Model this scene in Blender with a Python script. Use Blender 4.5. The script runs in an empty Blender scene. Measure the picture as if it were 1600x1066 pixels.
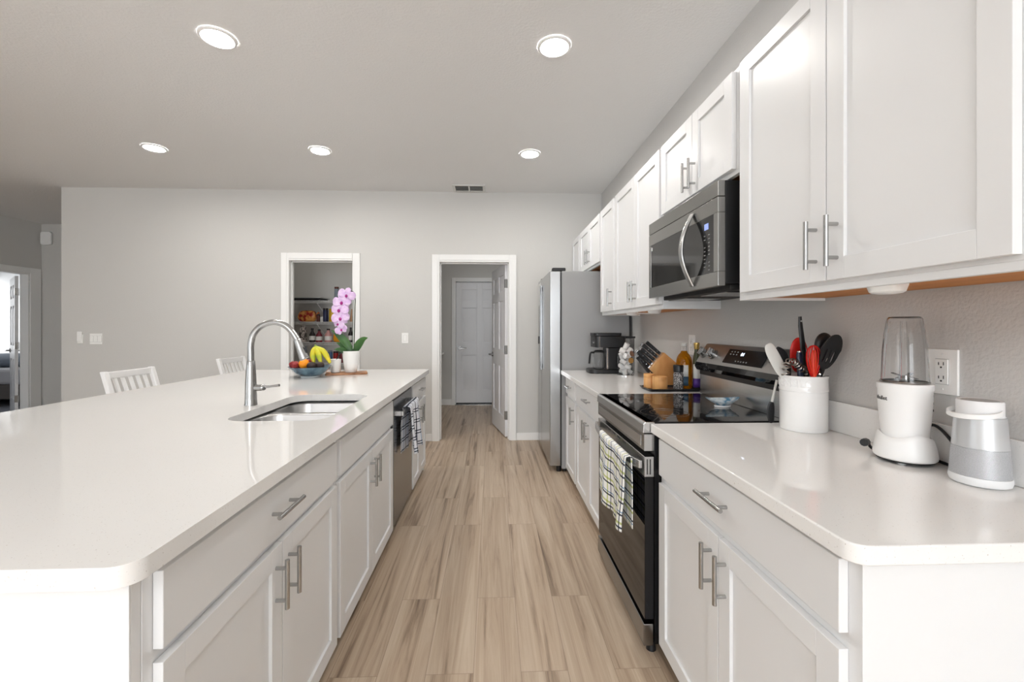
import bpy, bmesh, math, random
from mathutils import Vector, Matrix
random.seed(7)
PI = math.pi
scene = bpy.context.scene
COL = scene.collection

# ------------------------------------------------------------------ camera, world, light, exposure
cam_d = bpy.data.cameras.new('camera')
cam = bpy.data.objects.new('camera', cam_d)
COL.objects.link(cam)
cam.location = (0, 0, 1.294)
cam.rotation_euler = (PI / 2, 0, -0.04)
cam_d.sensor_width = 36
cam_d.lens = 36 * 675 / 1600
cam_d.shift_x = 0.0025
cam_d.shift_y = -0.0131
cam_d.clip_start = 0.02
scene.camera = cam

world = bpy.data.worlds.new('world')
scene.world = world
world.use_nodes = True
bg = world.node_tree.nodes['Background']
bg.inputs['Color'].default_value = (0.86, 0.93, 1.0, 1)
bg.inputs['Strength'].default_value = 1.5

def area(name, loc, rot, sx, sy, power, color=(1, 1, 1)):
    d = bpy.data.lights.new(name, 'AREA')
    d.shape = 'RECTANGLE'; d.size = sx; d.size_y = sy
    d.energy = power; d.color = color
    o = bpy.data.objects.new(name, d)
    COL.objects.link(o)
    o.location = loc; o.rotation_euler = rot
    return o
# daylight entering through the glazed openings behind the camera and on the far left side of the living room
area('daylight_patio_door', (-0.55, -7.45, 1.25), (PI / 2, 0, 0), 3.0, 2.3, 138, (0.90, 0.95, 1.0))
area('daylight_living_window', (-4.9, -7.45, 1.35), (PI / 2, 0, 0), 1.8, 1.6, 20, (0.90, 0.95, 1.0))
area('daylight_side_window', (-6.68, -1.2, 1.4), (PI / 2, 0, -PI / 2), 2.6, 1.6, 8, (0.90, 0.95, 1.0))
area('daylight_bedroom_window', (-10.3, 8.6, 1.5), (PI / 2, 0, -PI / 2), 1.8, 1.6, 22, (0.97, 0.99, 1.0))

# added bounce fill behind the camera, aimed up to brighten the ceiling
area('ceiling_bounce_fill', (-1.2, -3.2, 1.7), (PI, 0, 0), 0.5, 0.5, 190, (0.96, 0.98, 1.0))

# added fill lights under the pantry and laundry ceilings, no fixtures there
area('pantry_fill', (-2.0, 5.55, 2.82), (0, 0, 0), 0.25, 0.25, 2.4, (1.0, 0.96, 0.9))
area('laundry_fill', (0.0, 6.1, 2.82), (0, 0, 0), 0.3, 0.3, 3.6, (1.0, 0.97, 0.93))

vs = scene.view_settings
vs.view_transform = 'Standard'
vs.look = 'None'
vs.gamma = 1
vs.exposure = 0.5
vs.use_curve_mapping = False
scene.cycles.use_denoising = True
scene.cycles.max_bounces = 10
scene.cycles.diffuse_bounces = 6
scene.cycles.sample_clamp_indirect = 6

# ------------------------------------------------------------------ materials
def S(r, g, b):
    f = lambda c: (c / 255 / 12.92) if c / 255 <= 0.04045 else ((c / 255 + 0.055) / 1.055) ** 2.4
    return (f(r), f(g), f(b), 1)

def mat(name, color, rough=0.5, metal=0.0, spec=0.5, bump=None, coat=0.0, emit=None, trans=0.0, ior=1.45, alpha=1.0, sub=0.0):
    m = bpy.data.materials.new(name)
    m.use_nodes = True
    nt = m.node_tree
    b = nt.nodes['Principled BSDF']
    b.inputs['Base Color'].default_value = color
    b.inputs['Roughness'].default_value = rough
    b.inputs['Metallic'].default_value = metal
    b.inputs['Specular IOR Level'].default_value = spec
    b.inputs['Coat Weight'].default_value = coat
    b.inputs['Transmission Weight'].default_value = trans
    b.inputs['IOR'].default_value = ior
    b.inputs['Alpha'].default_value = alpha
    if emit:
        b.inputs['Emission Color'].default_value = emit[0]
        b.inputs['Emission Strength'].default_value = emit[1]
    if bump:
        scale, strength, dist = bump[:3]
        geo = nt.nodes.new('ShaderNodeNewGeometry') if len(bump) < 4 or bump[3] == 'world' else nt.nodes.new('ShaderNodeTexCoord')
        src = geo.outputs['Position'] if len(bump) < 4 or bump[3] == 'world' else geo.outputs['Object']
        mp = nt.nodes.new('ShaderNodeMapping')
        sc = scale if isinstance(scale, (tuple, list)) else (scale,) * 3
        mp.inputs['Scale'].default_value = sc
        nt.links.new(src, mp.inputs['Vector'])
        nz = nt.nodes.new('ShaderNodeTexNoise')
        nz.inputs['Scale'].default_value = 1
        nz.inputs['Detail'].default_value = 3
        nt.links.new(mp.outputs[0], nz.inputs['Vector'])
        bp = nt.nodes.new('ShaderNodeBump')
        bp.inputs['Strength'].default_value = strength
        bp.inputs['Distance'].default_value = dist
        nt.links.new(nz.outputs['Fac'], bp.inputs['Height'])
        nt.links.new(bp.outputs[0], b.inputs['Normal'])
    return m

def noise_color(m, c1, c2, scale, detail=4, lo=0.35, hi=0.65, coords='Object'):
    nt = m.node_tree
    b = nt.nodes['Principled BSDF']
    if coords == 'World':
        g = nt.nodes.new('ShaderNodeNewGeometry'); src = g.outputs['Position']
    else:
        g = nt.nodes.new('ShaderNodeTexCoord'); src = g.outputs['Object']
    mp = nt.nodes.new('ShaderNodeMapping')
    mp.inputs['Scale'].default_value = scale if isinstance(scale, (tuple, list)) else (scale,) * 3
    nt.links.new(src, mp.inputs['Vector'])
    nz = nt.nodes.new('ShaderNodeTexNoise')
    nz.inputs['Scale'].default_value = 1
    nz.inputs['Detail'].default_value = detail
    nt.links.new(mp.outputs[0], nz.inputs['Vector'])
    r = nt.nodes.new('ShaderNodeValToRGB')
    r.color_ramp.elements[0].position = lo; r.color_ramp.elements[0].color = c1
    r.color_ramp.elements[1].position = hi; r.color_ramp.elements[1].color = c2
    nt.links.new(nz.outputs['Fac'], r.inputs['Fac'])
    nt.links.new(r.outputs['Color'], b.inputs['Base Color'])
    return m

M = {}
M['wall'] = mat('wall_paint', S(204, 203, 200), 0.75, bump=(140, 0.25, 0.004))
M['wall_knockdown'] = mat('wall_knockdown', S(202, 201, 199), 0.6, bump=(110, 0.4, 0.004))
M['ceiling'] = mat('ceiling_paint', S(228, 228, 228), 0.85, bump=(70, 0.35, 0.006))
M['trim'] = mat('trim_paint', S(236, 236, 235), 0.4)
M['door'] = mat('door_paint', S(228, 228, 230), 0.42)
M['cab'] = mat('cabinet_paint', S(231, 232, 233), 0.32)
M['cab_in'] = mat('cabinet_underside', S(196, 128, 56), 0.5)
noise_color(M['cab_in'], S(206, 136, 62), S(188, 116, 46), (60, 4, 60), lo=0.3, hi=0.7)
M['cab_edge'] = mat('cabinet_underside_pale', S(222, 178, 120), 0.5)
M['toe'] = mat('toe_kick', S(170, 166, 160), 0.6)
M['steel'] = mat('brushed_steel', (0.56, 0.56, 0.56, 1), 0.27, 1.0, bump=((6, 6, 260), 0.05, 0.002, 'obj'))
M['steel_v'] = mat('brushed_steel_vertical', (0.42, 0.42, 0.42, 1), 0.24, 1.0, bump=((300, 300, 2), 0.03, 0.002, 'obj'))
M['mw_steel'] = mat('microwave_steel', (0.36, 0.355, 0.345, 1), 0.24, 1.0, bump=((6, 6, 260), 0.05, 0.002, 'obj'))
M['dw_steel'] = mat('dishwasher_steel', (0.30, 0.305, 0.31, 1), 0.22, 1.0)
M['steel_soft'] = mat('soft_steel', (0.42, 0.41, 0.40, 1), 0.38, 1.0)
M['steel_dark'] = mat('dark_steel', (0.30, 0.295, 0.29, 1), 0.24, 1.0)
M['nickel'] = mat('satin_nickel', (0.45, 0.45, 0.445, 1), 0.27, 1.0)
M['chrome'] = mat('chrome', (0.75, 0.75, 0.75, 1), 0.08, 1.0)
M['sink'] = mat('sink_steel', (0.52, 0.52, 0.52, 1), 0.3, 1.0, bump=((250, 10, 10), 0.04, 0.001, 'obj'))
M['fridge_side'] = mat('fridge_side_grey', S(158, 158, 158), 0.45, 0.0)
M['black_glass'] = mat('black_glass', (0.006, 0.006, 0.007, 1), 0.04, 0, 0.6)
M['panel_black'] = mat('panel_black', (0.01, 0.01, 0.011, 1), 0.22, 0, 0.3)
M['oven_glass'] = mat('oven_glass', (0.008, 0.008, 0.009, 1), 0.05, 0, 0.35)
M['mw_glass'] = mat('smoked_glass', (0.02, 0.02, 0.02, 1), 0.06, 0, 0.6)
M['black'] = mat('black_plastic', (0.012, 0.012, 0.013, 1), 0.38)
M['black_matte'] = mat('black_matte', (0.02, 0.02, 0.02, 1), 0.6)
M['black_enamel'] = mat('black_enamel', (0.008, 0.008, 0.009, 1), 0.2)
M['white_plastic'] = mat('white_plastic', S(240, 240, 239), 0.32)
M['white_gloss'] = mat('white_ceramic', S(242, 242, 241), 0.12, coat=0.3)
M['white_wood'] = mat('white_painted_wood', S(240, 240, 240), 0.4)
M['puck'] = mat('puck_white', S(238, 238, 236), 0.4)
M['lens'] = mat('lamp_lens', S(255, 252, 245), 0.5, emit=((1.0, 0.965, 0.92, 1), 165.0))
M['plate'] = mat('switch_plate', S(244, 244, 242), 0.35)
M['slot'] = mat('socket_slot', (0.03, 0.03, 0.03, 1), 0.6)
M['seam'] = mat('seam_grey', S(190, 190, 190), 0.6)
M['vent'] = mat('vent_paint', S(214, 214, 212), 0.5)
M['vent_dark'] = mat('vent_recess', S(90, 90, 90), 0.8)
M['oak'] = mat('bamboo_wood', S(214, 160, 100), 0.4)
noise_color(M['oak'], S(222, 170, 110), S(200, 142, 84), (14, 70, 6))
M['board'] = mat('board_wood', S(170, 118, 80), 0.45)
noise_color(M['board'], S(184, 134, 96), S(142, 96, 64), (8, 60, 60))
M['silver_alu'] = mat('speaker_aluminium', S(206, 208, 210), 0.34, 0.5)
M['grille'] = mat('speaker_grille', S(190, 192, 195), 0.45, 0.3)
M['speaker_base'] = mat('speaker_rubber', S(232, 233, 234), 0.5)
M['glass'] = mat('clear_glass', (1, 1, 1, 1), 0.02, trans=1.0, ior=1.2)
M['cup'] = mat('clear_cup', (1, 1, 1, 1), 0.02, trans=1.0, ior=1.25)
M['red'] = mat('red_silicone', S(205, 28, 22), 0.4)
M['red_orange'] = mat('orange_red_silicone', S(226, 70, 30), 0.4)
M['navy'] = mat('navy_handle', S(26, 34, 56), 0.4)
M['grey_plastic'] = mat('grey_plastic', S(176, 178, 178), 0.5)
M['pale_grey'] = mat('pale_nylon', S(206, 205, 200), 0.5)
M['coil'] = mat('coil_wire', (0.36, 0.33, 0.30, 1), 0.3, 1.0)
M['leaf'] = mat('orchid_leaf', S(52, 96, 48), 0.35)
noise_color(M['leaf'], S(34, 74, 40), S(76, 116, 58), (4, 4, 9))
M['stem'] = mat('orchid_stem', S(46, 58, 38), 0.5)
M['petal'] = mat('orchid_petal', S(222, 180, 232), 0.5)
noise_color(M['petal'], S(236, 214, 240), S(210, 168, 224), 38, lo=0.3, hi=0.75)
M['petal_pale'] = mat('orchid_bud', S(240, 234, 236), 0.5)
M['lip'] = mat('orchid_lip', S(166, 36, 130), 0.45)
M['banana'] = mat('banana_skin', S(236, 200, 40), 0.45)
noise_color(M['banana'], S(170, 186, 48), S(240, 206, 44), (3, 3, 7), lo=0.42, hi=0.6)
M['banana_tip'] = mat('banana_stem', S(120, 140, 60), 0.5)
M['apple'] = mat('apple_skin', S(160, 34, 40), 0.3)
noise_color(M['apple'], S(120, 22, 34), S(196, 84, 80), 26)
M['orange'] = mat('orange_skin', S(250, 150, 24), 0.42, bump=(300, 0.2, 0.001, 'obj'))
M['avocado'] = mat('avocado_skin', S(52, 36, 34), 0.5, bump=(160, 0.5, 0.002, 'obj'))
M['bowl'] = mat('blue_glaze', S(70, 96, 112), 0.15, coat=0.4)
noise_color(M['bowl'], S(52, 78, 96), S(100, 128, 142), (16, 16, 5))
M['bowl_foot'] = mat('bowl_foot', S(190, 196, 198), 0.35)
M['dish'] = mat('dish_glaze', S(150, 180, 198), 0.15, coat=0.3)
noise_color(M['dish'], S(90, 140, 172), S(222, 230, 232), 34, lo=0.4, hi=0.6)
M['oil'] = mat('olive_oil', S(206, 134, 14), 0.05, trans=0.75, ior=1.3)
M['label_white'] = mat('paper_label', S(232, 232, 228), 0.6)
M['label_blue'] = mat('slate_label', S(62, 92, 114), 0.6)
M['gold'] = mat('gold_foil', (0.62, 0.42, 0.14, 1), 0.25, 1.0)
M['purple'] = mat('purple_label', S(74, 42, 128), 0.5)
M['green_glass'] = mat('dark_bottle_glass', S(70, 74, 50), 0.08, coat=0.3)
M['pepper'] = mat('peppercorns', S(70, 64, 66), 0.5)
noise_color(M['pepper'], S(24, 22, 24), S(190, 186, 184), 190, lo=0.45, hi=0.62)
M['pod_white'] = mat('pod_plastic', S(236, 236, 236), 0.35)
M['pod_gold'] = mat('pod_foil', S(196, 150, 84), 0.35, 0.3)
M['pod_brown'] = mat('pod_foil_brown', S(150, 112, 90), 0.4, 0.3)
M['carpet'] = mat('bedroom_carpet', S(150, 152, 162), 0.95, bump=(300, 0.6, 0.006))
M['bed_white'] = mat('bed_sheet', S(226, 226, 230), 0.8)
M['bed_blue'] = mat('bed_blanket', S(132, 142, 156), 0.85)
M['bed_grey'] = mat('bed_base', S(120, 114, 110), 0.8)
M['bedroom_wall'] = mat('bedroom_paint', S(228, 228, 228), 0.8)
M['display'] = mat('display_digits', S(200, 220, 255), 0.4, emit=((0.72, 0.82, 1.0, 1), 2.2))
M['mw_display'] = mat('lit_display', S(120, 140, 210), 0.4, emit=((0.36, 0.44, 0.85, 1), 0.45))
M['keys'] = mat('panel_print', S(150, 150, 150), 0.5)
M['ink'] = mat('ink', (0.03, 0.03, 0.03, 1), 0.5)
M['wire'] = mat('wire_white', S(222, 222, 222), 0.4)
M['note'] = mat('paper_note', S(236, 236, 234), 0.7)
for n, c in dict(p_red=(150, 30, 26), p_orange=(214, 128, 50), p_brown=(92, 44, 34), p_navy=(28, 36, 72), p_yellow=(222, 178, 40), p_white=(222, 220, 216), p_dark=(34, 28, 28),
                 p_pink=(190, 140, 136), p_amber=(222, 150, 34), p_tan=(176, 132, 96), p_steel=(128, 138, 148), p_check=(160, 140, 132), p_blue=(64, 92, 130), p_maroon=(110, 32, 44)).items():
    M[n] = mat('pantry_' + n[2:], S(*c), 0.35)
noise_color(M['p_check'], S(60, 52, 50), S(206, 196, 190), 40, lo=0.45, hi=0.55)
M['bread'] = mat('bread_bag', S(206, 120, 56), 0.25)
noise_color(M['bread'], S(160, 30, 26), S(226, 158, 84), 16, lo=0.42, hi=0.56)

def counter_material():
    m = mat('white_quartz', S(236, 235, 232), 0.035, coat=0.0, spec=0.7)
    nt = m.node_tree; b = nt.nodes['Principled BSDF']
    g = nt.nodes.new('ShaderNodeNewGeometry')
    nz = nt.nodes.new('ShaderNodeTexNoise'); nz.inputs['Scale'].default_value = 260; nz.inputs['Detail'].default_value = 2
    nt.links.new(g.outputs['Position'], nz.inputs['Vector'])
    r = nt.nodes.new('ShaderNodeValToRGB')
    r.color_ramp.elements[0].position = 0.24; r.color_ramp.elements[0].color = S(196, 190, 184)
    r.color_ramp.elements[1].position = 0.33; r.color_ramp.elements[1].color = S(237, 236, 234)
    nt.links.new(nz.outputs['Fac'], r.inputs['Fac'])
    nt.links.new(r.outputs['Color'], b.inputs['Base Color'])
    return m
M['quartz'] = counter_material()

def floor_material():
    m = mat('vinyl_planks', S(190, 170, 150), 0.36)
    nt = m.node_tree; b = nt.nodes['Principled BSDF']; L = nt.links.new
    g = nt.nodes.new('ShaderNodeNewGeometry')
    mp = nt.nodes.new('ShaderNodeMapping'); mp.inputs['Rotation'].default_value = (0, 0, PI / 2)
    mp.inputs['Location'].default_value = (0.4, 0.07, 0)
    L(g.outputs['Position'], mp.inputs['Vector'])
    def brick(c1, c2, mortar):
        br = nt.nodes.new('ShaderNodeTexBrick')
        br.inputs['Color1'].default_value = c1; br.inputs['Color2'].default_value = c2; br.inputs['Mortar'].default_value = mortar
        br.inputs['Scale'].default_value = 1; br.inputs['Brick Width'].default_value = 1.22; br.inputs['Row Height'].default_value = 0.178
        br.inputs['Mortar Size'].default_value = 0.0009; br.inputs['Mortar Smooth'].default_value = 0.3; br.inputs['Bias'].default_value = 0
        br.offset = 0.37; br.offset_frequency = 2
        L(mp.outputs[0], br.inputs['Vector'])
        return br
    br = brick((0, 0, 0, 1), (1, 1, 1, 1), (0.5, 0.5, 0.5, 1))
    # grain, stretched along the planks, shifted per plank
    sep = nt.nodes.new('ShaderNodeVectorMath'); sep.operation = 'MULTIPLY'; sep.inputs[1].default_value = (21, 0.75, 1)
    L(g.outputs['Position'], sep.inputs[0])
    off = nt.nodes.new('ShaderNodeVectorMath'); off.operation = 'SCALE'; off.inputs['Scale'].default_value = 37
    L(br.outputs['Color'], off.inputs[0])
    add = nt.nodes.new('ShaderNodeVectorMath'); add.operation = 'ADD'
    L(sep.outputs[0], add.inputs[0]); L(off.outputs[0], add.inputs[1])
    n1 = nt.nodes.new('ShaderNodeTexNoise'); n1.inputs['Scale'].default_value = 1.0; n1.inputs['Detail'].default_value = 7; n1.inputs['Roughness'].default_value = 0.66
    n1.inputs['Distortion'].default_value = 0.7
    L(add.outputs[0], n1.inputs['Vector'])
    ramp = nt.nodes.new('ShaderNodeValToRGB')
    e = ramp.color_ramp.elements
    e[0].position = 0.30; e[0].color = S(114, 95, 79)
    e[1].position = 0.66; e[1].color = S(201, 184, 163)
    k = ramp.color_ramp.elements.new(0.45); k.color = S(178, 157, 135)
    L(n1.outputs['Fac'], ramp.inputs['Fac'])
    mix = nt.nodes.new('ShaderNodeMix'); mix.data_type = 'RGBA'; mix.blend_type = 'MULTIPLY'; mix.inputs['Factor'].default_value = 1
    tone = nt.nodes.new('ShaderNodeValToRGB')
    tone.color_ramp.elements[0].color = (0.90, 0.895, 0.89, 1); tone.color_ramp.elements[1].color = (1, 1, 1, 1)
    L(br.outputs['Color'], tone.inputs['Fac'])
    L(ramp.outputs['Color'], mix.inputs['A']); L(tone.outputs['Color'], mix.inputs['B'])
    mix2 = nt.nodes.new('ShaderNodeMix'); mix2.data_type = 'RGBA'; mix2.inputs['B'].default_value = S(132, 113, 96)
    L(br.outputs['Fac'], mix2.inputs['Factor']); L(mix.outputs['Result'], mix2.inputs['A'])
    L(mix2.outputs['Result'], b.inputs['Base Color'])
    bp = nt.nodes.new('ShaderNodeBump'); bp.inputs['Strength'].default_value = 0.08; bp.inputs['Distance'].default_value = 0.002
    L(n1.outputs['Fac'], bp.inputs['Height']); L(bp.outputs[0], b.inputs['Normal'])
    return m
M['floor'] = floor_material()

def plaid(name, base, lines_w, lines_h, pw, ph):
    """woven plaid: coloured stripes across (object Y) and down (object Z)"""
    m = mat(name, base, 0.9); nt = m.node_tree; b = nt.nodes['Principled BSDF']; L = nt.links.new
    tc = nt.nodes.new('ShaderNodeUVMap')
    sx = nt.nodes.new('ShaderNodeSeparateXYZ'); L(tc.outputs[0], sx.inputs[0])
    def stripes(out, period, lines):
        d = nt.nodes.new('ShaderNodeMath'); d.operation = 'DIVIDE'; d.inputs[1].default_value = period; L(out, d.inputs[0])
        f = nt.nodes.new('ShaderNodeMath'); f.operation = 'FRACT'; L(d.outputs[0], f.inputs[0])
        r = nt.nodes.new('ShaderNodeValToRGB'); r.color_ramp.interpolation = 'CONSTANT'
        el = r.color_ramp.elements
        el[0].position = 0; el[0].color = (1, 1, 1, 1)
        while len(el) > 1: el.remove(el[-1])
        for p, w, c in lines:
            a = el.new(p); a.color = c
            z = el.new(p + w); z.color = (1, 1, 1, 1)
        L(f.outputs[0], r.inputs['Fac'])
        return r.outputs['Color']
    a = stripes(sx.outputs['X'], pw, lines_w); c = stripes(sx.outputs['Y'], ph, lines_h)
    x1 = nt.nodes.new('ShaderNodeMix'); x1.data_type = 'RGBA'; x1.blend_type = 'MULTIPLY'; x1.inputs['Factor'].default_value = 1
    L(a, x1.inputs['A']); L(c, x1.inputs['B'])
    x2 = nt.nodes.new('ShaderNodeMix'); x2.data_type = 'RGBA'; x2.blend_type = 'MULTIPLY'; x2.inputs['Factor'].default_value = 1
    x2.inputs['A'].default_value = base; L(x1.outputs['Result'], x2.inputs['B'])
    L(x2.outputs['Result'], b.inputs['Base Color'])
    return m
navy_l, green_l, blue_l = S(58, 66, 84), S(206, 212, 150), S(150, 176, 206)
M['towel_green'] = plaid('plaid_green_navy', S(238, 238, 234), [(0.1, 0.05, navy_l), (0.3, 0.06, green_l), (0.62, 0.05, blue_l)],
                         [(0.1, 0.07, navy_l), (0.26, 0.09, green_l), (0.6, 0.07, navy_l), (0.72, 0.06, blue_l)], 0.11, 0.105)
M['towel_blue'] = plaid('plaid_blue', S(228, 231, 238), [(0.2, 0.08, navy_l), (0.55, 0.06, blue_l)], [(0.15, 0.09, navy_l), (0.38, 0.09, navy_l)], 0.09, 0.075)

# ------------------------------------------------------------------ mesh building
class MB:
    def __init__(self):
        self.bm = bmesh.new(); self.uv = None
    def verts(self, pts): return [self.bm.verts.new(p) for p in pts]
    def face(self, vs):
        try: return self.bm.faces.new(vs)
        except ValueError: return None
    def box(self, x0, x1, y0, y1, z0, z1):
        x0, x1 = sorted((x0, x1)); y0, y1 = sorted((y0, y1)); z0, z1 = sorted((z0, z1))
        v = self.verts([(x0, y0, z0), (x1, y0, z0), (x1, y1, z0), (x0, y1, z0), (x0, y0, z1), (x1, y0, z1), (x1, y1, z1), (x0, y1, z1)])
        for f in ((3, 2, 1, 0), (4, 5, 6, 7), (0, 1, 5, 4), (1, 2, 6, 5), (2, 3, 7, 6), (3, 0, 4, 7)): self.face([v[i] for i in f])
        return self
    def loft(self, rings, cap0=True, cap1=True, closed=True):
        R = [self.verts(r) for r in rings]
        n = len(R[0])
        for a, b in zip(R, R[1:]):
            for i in range(n if closed else n - 1):
                j = (i + 1) % n
                self.face([a[i], a[j], b[j], b[i]])
        if cap0: self.face(list(reversed(R[0])))
        if cap1: self.face(R[-1])
        return self
    def lathe(self, prof, cx, cy, n=32, sx=1.0, sy=1.0, cap=True):
        rings = []
        for r, z in prof:
            r = max(r, 0.0004)
            rings.append([(cx + r * sx * math.cos(2 * PI * i / n), cy + r * sy * math.sin(2 * PI * i / n), z) for i in range(n)])
        return self.loft(rings, cap, cap)
    def tube(self, pts, r, n=10, cap=True):
        pts = [Vector(p) for p in pts]
        rad = r if isinstance(r, (list, tuple)) else [r] * len(pts)
        rings = []; up = None
        for i, p in enumerate(pts):
            t = (pts[min(i + 1, len(pts) - 1)] - pts[max(i - 1, 0)]).normalized()
            if up is None:
                up = Vector((0, 0, 1)) if abs(t.z) < 0.9 else Vector((1, 0, 0))
            u = (up - t * up.dot(t)).normalized(); up = u
            w = t.cross(u)
            rings.append([tuple(p + (u * math.cos(2 * PI * k / n) + w * math.sin(2 * PI * k / n)) * rad[i]) for k in range(n)])
        return self.loft(rings, cap, cap)
    def cyl(self, p0, p1, r0, r1=None, n=20):
        return self.tube([p0, p1], [r0, r0 if r1 is None else r1], n)
    def ball(self, c, rx, ry=None, rz=None, n=20, m=12, rot=None):
        ry = rx if ry is None else ry; rz = rx if rz is None else rz
        rings = []
        for j in range(m + 1):
            a = -PI / 2 + PI * j / m
            k = max(math.cos(a), 0.01)
            ring = []
            for i in range(n):
                v = Vector((rx * k * math.cos(2 * PI * i / n), ry * k * math.sin(2 * PI * i / n), rz * math.sin(a)))
                if rot: v = rot @ v
                ring.append(tuple(Vector(c) + v))
            rings.append(ring)
        return self.loft(rings)
    def prism(self, pts, axis, a, b):
        f = {'x': lambda p, t: (t, p[0], p[1]), 'y': lambda p, t: (p[0], t, p[1]), 'z': lambda p, t: (p[0], p[1], t)}[axis]
        return self.loft([[f(p, a) for p in pts], [f(p, b) for p in pts]])
    def plate(self, outer, holes, z0, z1):
        bm = self.bm; edges = []
        for loop in [outer] + holes:
            v = [bm.verts.new((p[0], p[1], z1)) for p in loop]
            edges += [bm.edges.new((v[i], v[(i + 1) % len(v)])) for i in range(len(v))]
        r = bmesh.ops.triangle_fill(bm, use_beauty=True, use_dissolve=False, edges=edges)
        fs = [g for g in r['geom'] if isinstance(g, bmesh.types.BMFace)]
        e = bmesh.ops.extrude_face_region(bm, geom=fs)
        for g in e['geom']:
            if isinstance(g, bmesh.types.BMVert): g.co.z = z0
        return self
    def grid(self, fn, nu, nv, uvfn=None):
        V = [[self.bm.verts.new(fn(i / nu, j / nv)) for j in range(nv + 1)] for i in range(nu + 1)]
        if uvfn and self.uv is None: self.uv = self.bm.loops.layers.uv.new('UVMap')
        for i in range(nu):
            for j in range(nv):
                f = self.face([V[i][j], V[i + 1][j], V[i + 1][j + 1], V[i][j + 1]])
                if uvfn and f:
                    for lp, (a, b) in zip(f.loops, ((i, j), (i + 1, j), (i + 1, j + 1), (i, j + 1))):
                        lp[self.uv].uv = uvfn(a / nu, b / nv)
        return self
    def add(self, coords, faces):
        v = self.verts(coords)
        for f in faces: self.face([v[i] for i in f])
        return self

def rrect(x0, x1, y0, y1, r, n=6):
    out = []
    for cx, cy, a0 in ((x1 - r, y1 - r, 0), (x0 + r, y1 - r, 90), (x0 + r, y0 + r, 180), (x1 - r, y0 + r, 270)):
        for k in range(n + 1):
            a = math.radians(a0 + 90 * k / n)
            out.append((cx + r * math.cos(a), cy + r * math.sin(a)))
    return out

def root_of(o):
    while o.parent: o = o.parent
    return o

def finish(name, mb, material, origin, bevel, solid, sub, local, angle, seg=2):
    bm = mb.bm
    if not local:
        bmesh.ops.translate(bm, verts=bm.verts, vec=-Vector(origin))
    bmesh.ops.recalc_face_normals(bm, faces=bm.faces)
    for f in bm.faces: f.smooth = True
    lim = math.radians(angle)
    for e in bm.edges:
        if len(e.link_faces) == 2 and e.calc_face_angle(0) > lim: e.smooth = False
    me = bpy.data.meshes.new(name)
    bm.to_mesh(me); bm.free()
    o = bpy.data.objects.new(name, me)
    COL.objects.link(o)
    me.materials.append(M[material] if isinstance(material, str) else material)
    if solid:
        s = o.modifiers.new('thickness', 'SOLIDIFY'); s.thickness = solid; s.offset = 0
    if bevel:
        b = o.modifiers.new('soft_edges', 'BEVEL'); b.width = bevel; b.segments = seg; b.limit_method = 'ANGLE'
        b.angle_limit = math.radians(40); b.harden_normals = True
    if sub:
        s = o.modifiers.new('smooth', 'SUBSURF'); s.levels = sub; s.render_levels = sub
    return o

def part(name, mb, material, parent, bevel=0, solid=0, sub=0, local=False, angle=35, label=None, kind=None):
    o = finish(name, mb, material, root_of(parent).location, bevel, solid, sub, local, angle)
    o.parent = parent
    if label: o['label'] = label
    if kind: o['kind'] = kind
    return o

def thing(name, label, cat, loc=(0, 0, 0), group=None, rz=0):
    o = bpy.data.objects.new(name, None)
    COL.objects.link(o)
    o.empty_display_size = 0.1
    o.location = loc; o.rotation_euler = (0, 0, rz)
    o['label'] = label; o['category'] = cat
    if group: o['group'] = group
    return o

def single(name, mb, material, label, cat, group=None, bevel=0, solid=0, sub=0, angle=35, kind=None):
    vs_ = [v.co for v in mb.bm.verts]
    org = Vector((sum(v.x for v in vs_) / len(vs_), sum(v.y for v in vs_) / len(vs_), min(v.z for v in vs_)))
    o = finish(name, mb, material, org, bevel, solid, sub, False, angle)
    o.location = org
    o['label'] = label; o['category'] = cat
    if group: o['group'] = group
    if kind: o['kind'] = kind
    return o

def struct(name, mb, material, parent=None, bevel=0, label=None):
    o = finish(name, mb, material, root_of(parent).location if parent else (0, 0, 0), bevel, 0, 0, False, 35)
    if parent: o.parent = parent
    o['kind'] = 'structure'
    if label: o['label'] = label
    return o

def text_mesh(s, size, extrude, mapper, font_bold=False, align='CENTER'):
    cu = bpy.data.curves.new('lettering', 'FONT')
    cu.body = s; cu.size = size; cu.extrude = extrude; cu.align_x = align; cu.align_y = 'CENTER'; cu.resolution_u = 2
    if font_bold: cu.offset = size * 0.02
    ob = bpy.data.objects.new('lettering', cu)
    COL.objects.link(ob)
    dg = bpy.context.evaluated_depsgraph_get(); dg.update()
    ev = ob.evaluated_get(dg); me = ev.to_mesh()
    co = [mapper(v.co.x, v.co.y, v.co.z) for v in me.vertices]
    fc = [tuple(p.vertices) for p in me.polygons]
    ev.to_mesh_clear()
    bpy.data.objects.remove(ob); bpy.data.curves.remove(cu)
    return MB().add(co, fc)

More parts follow.
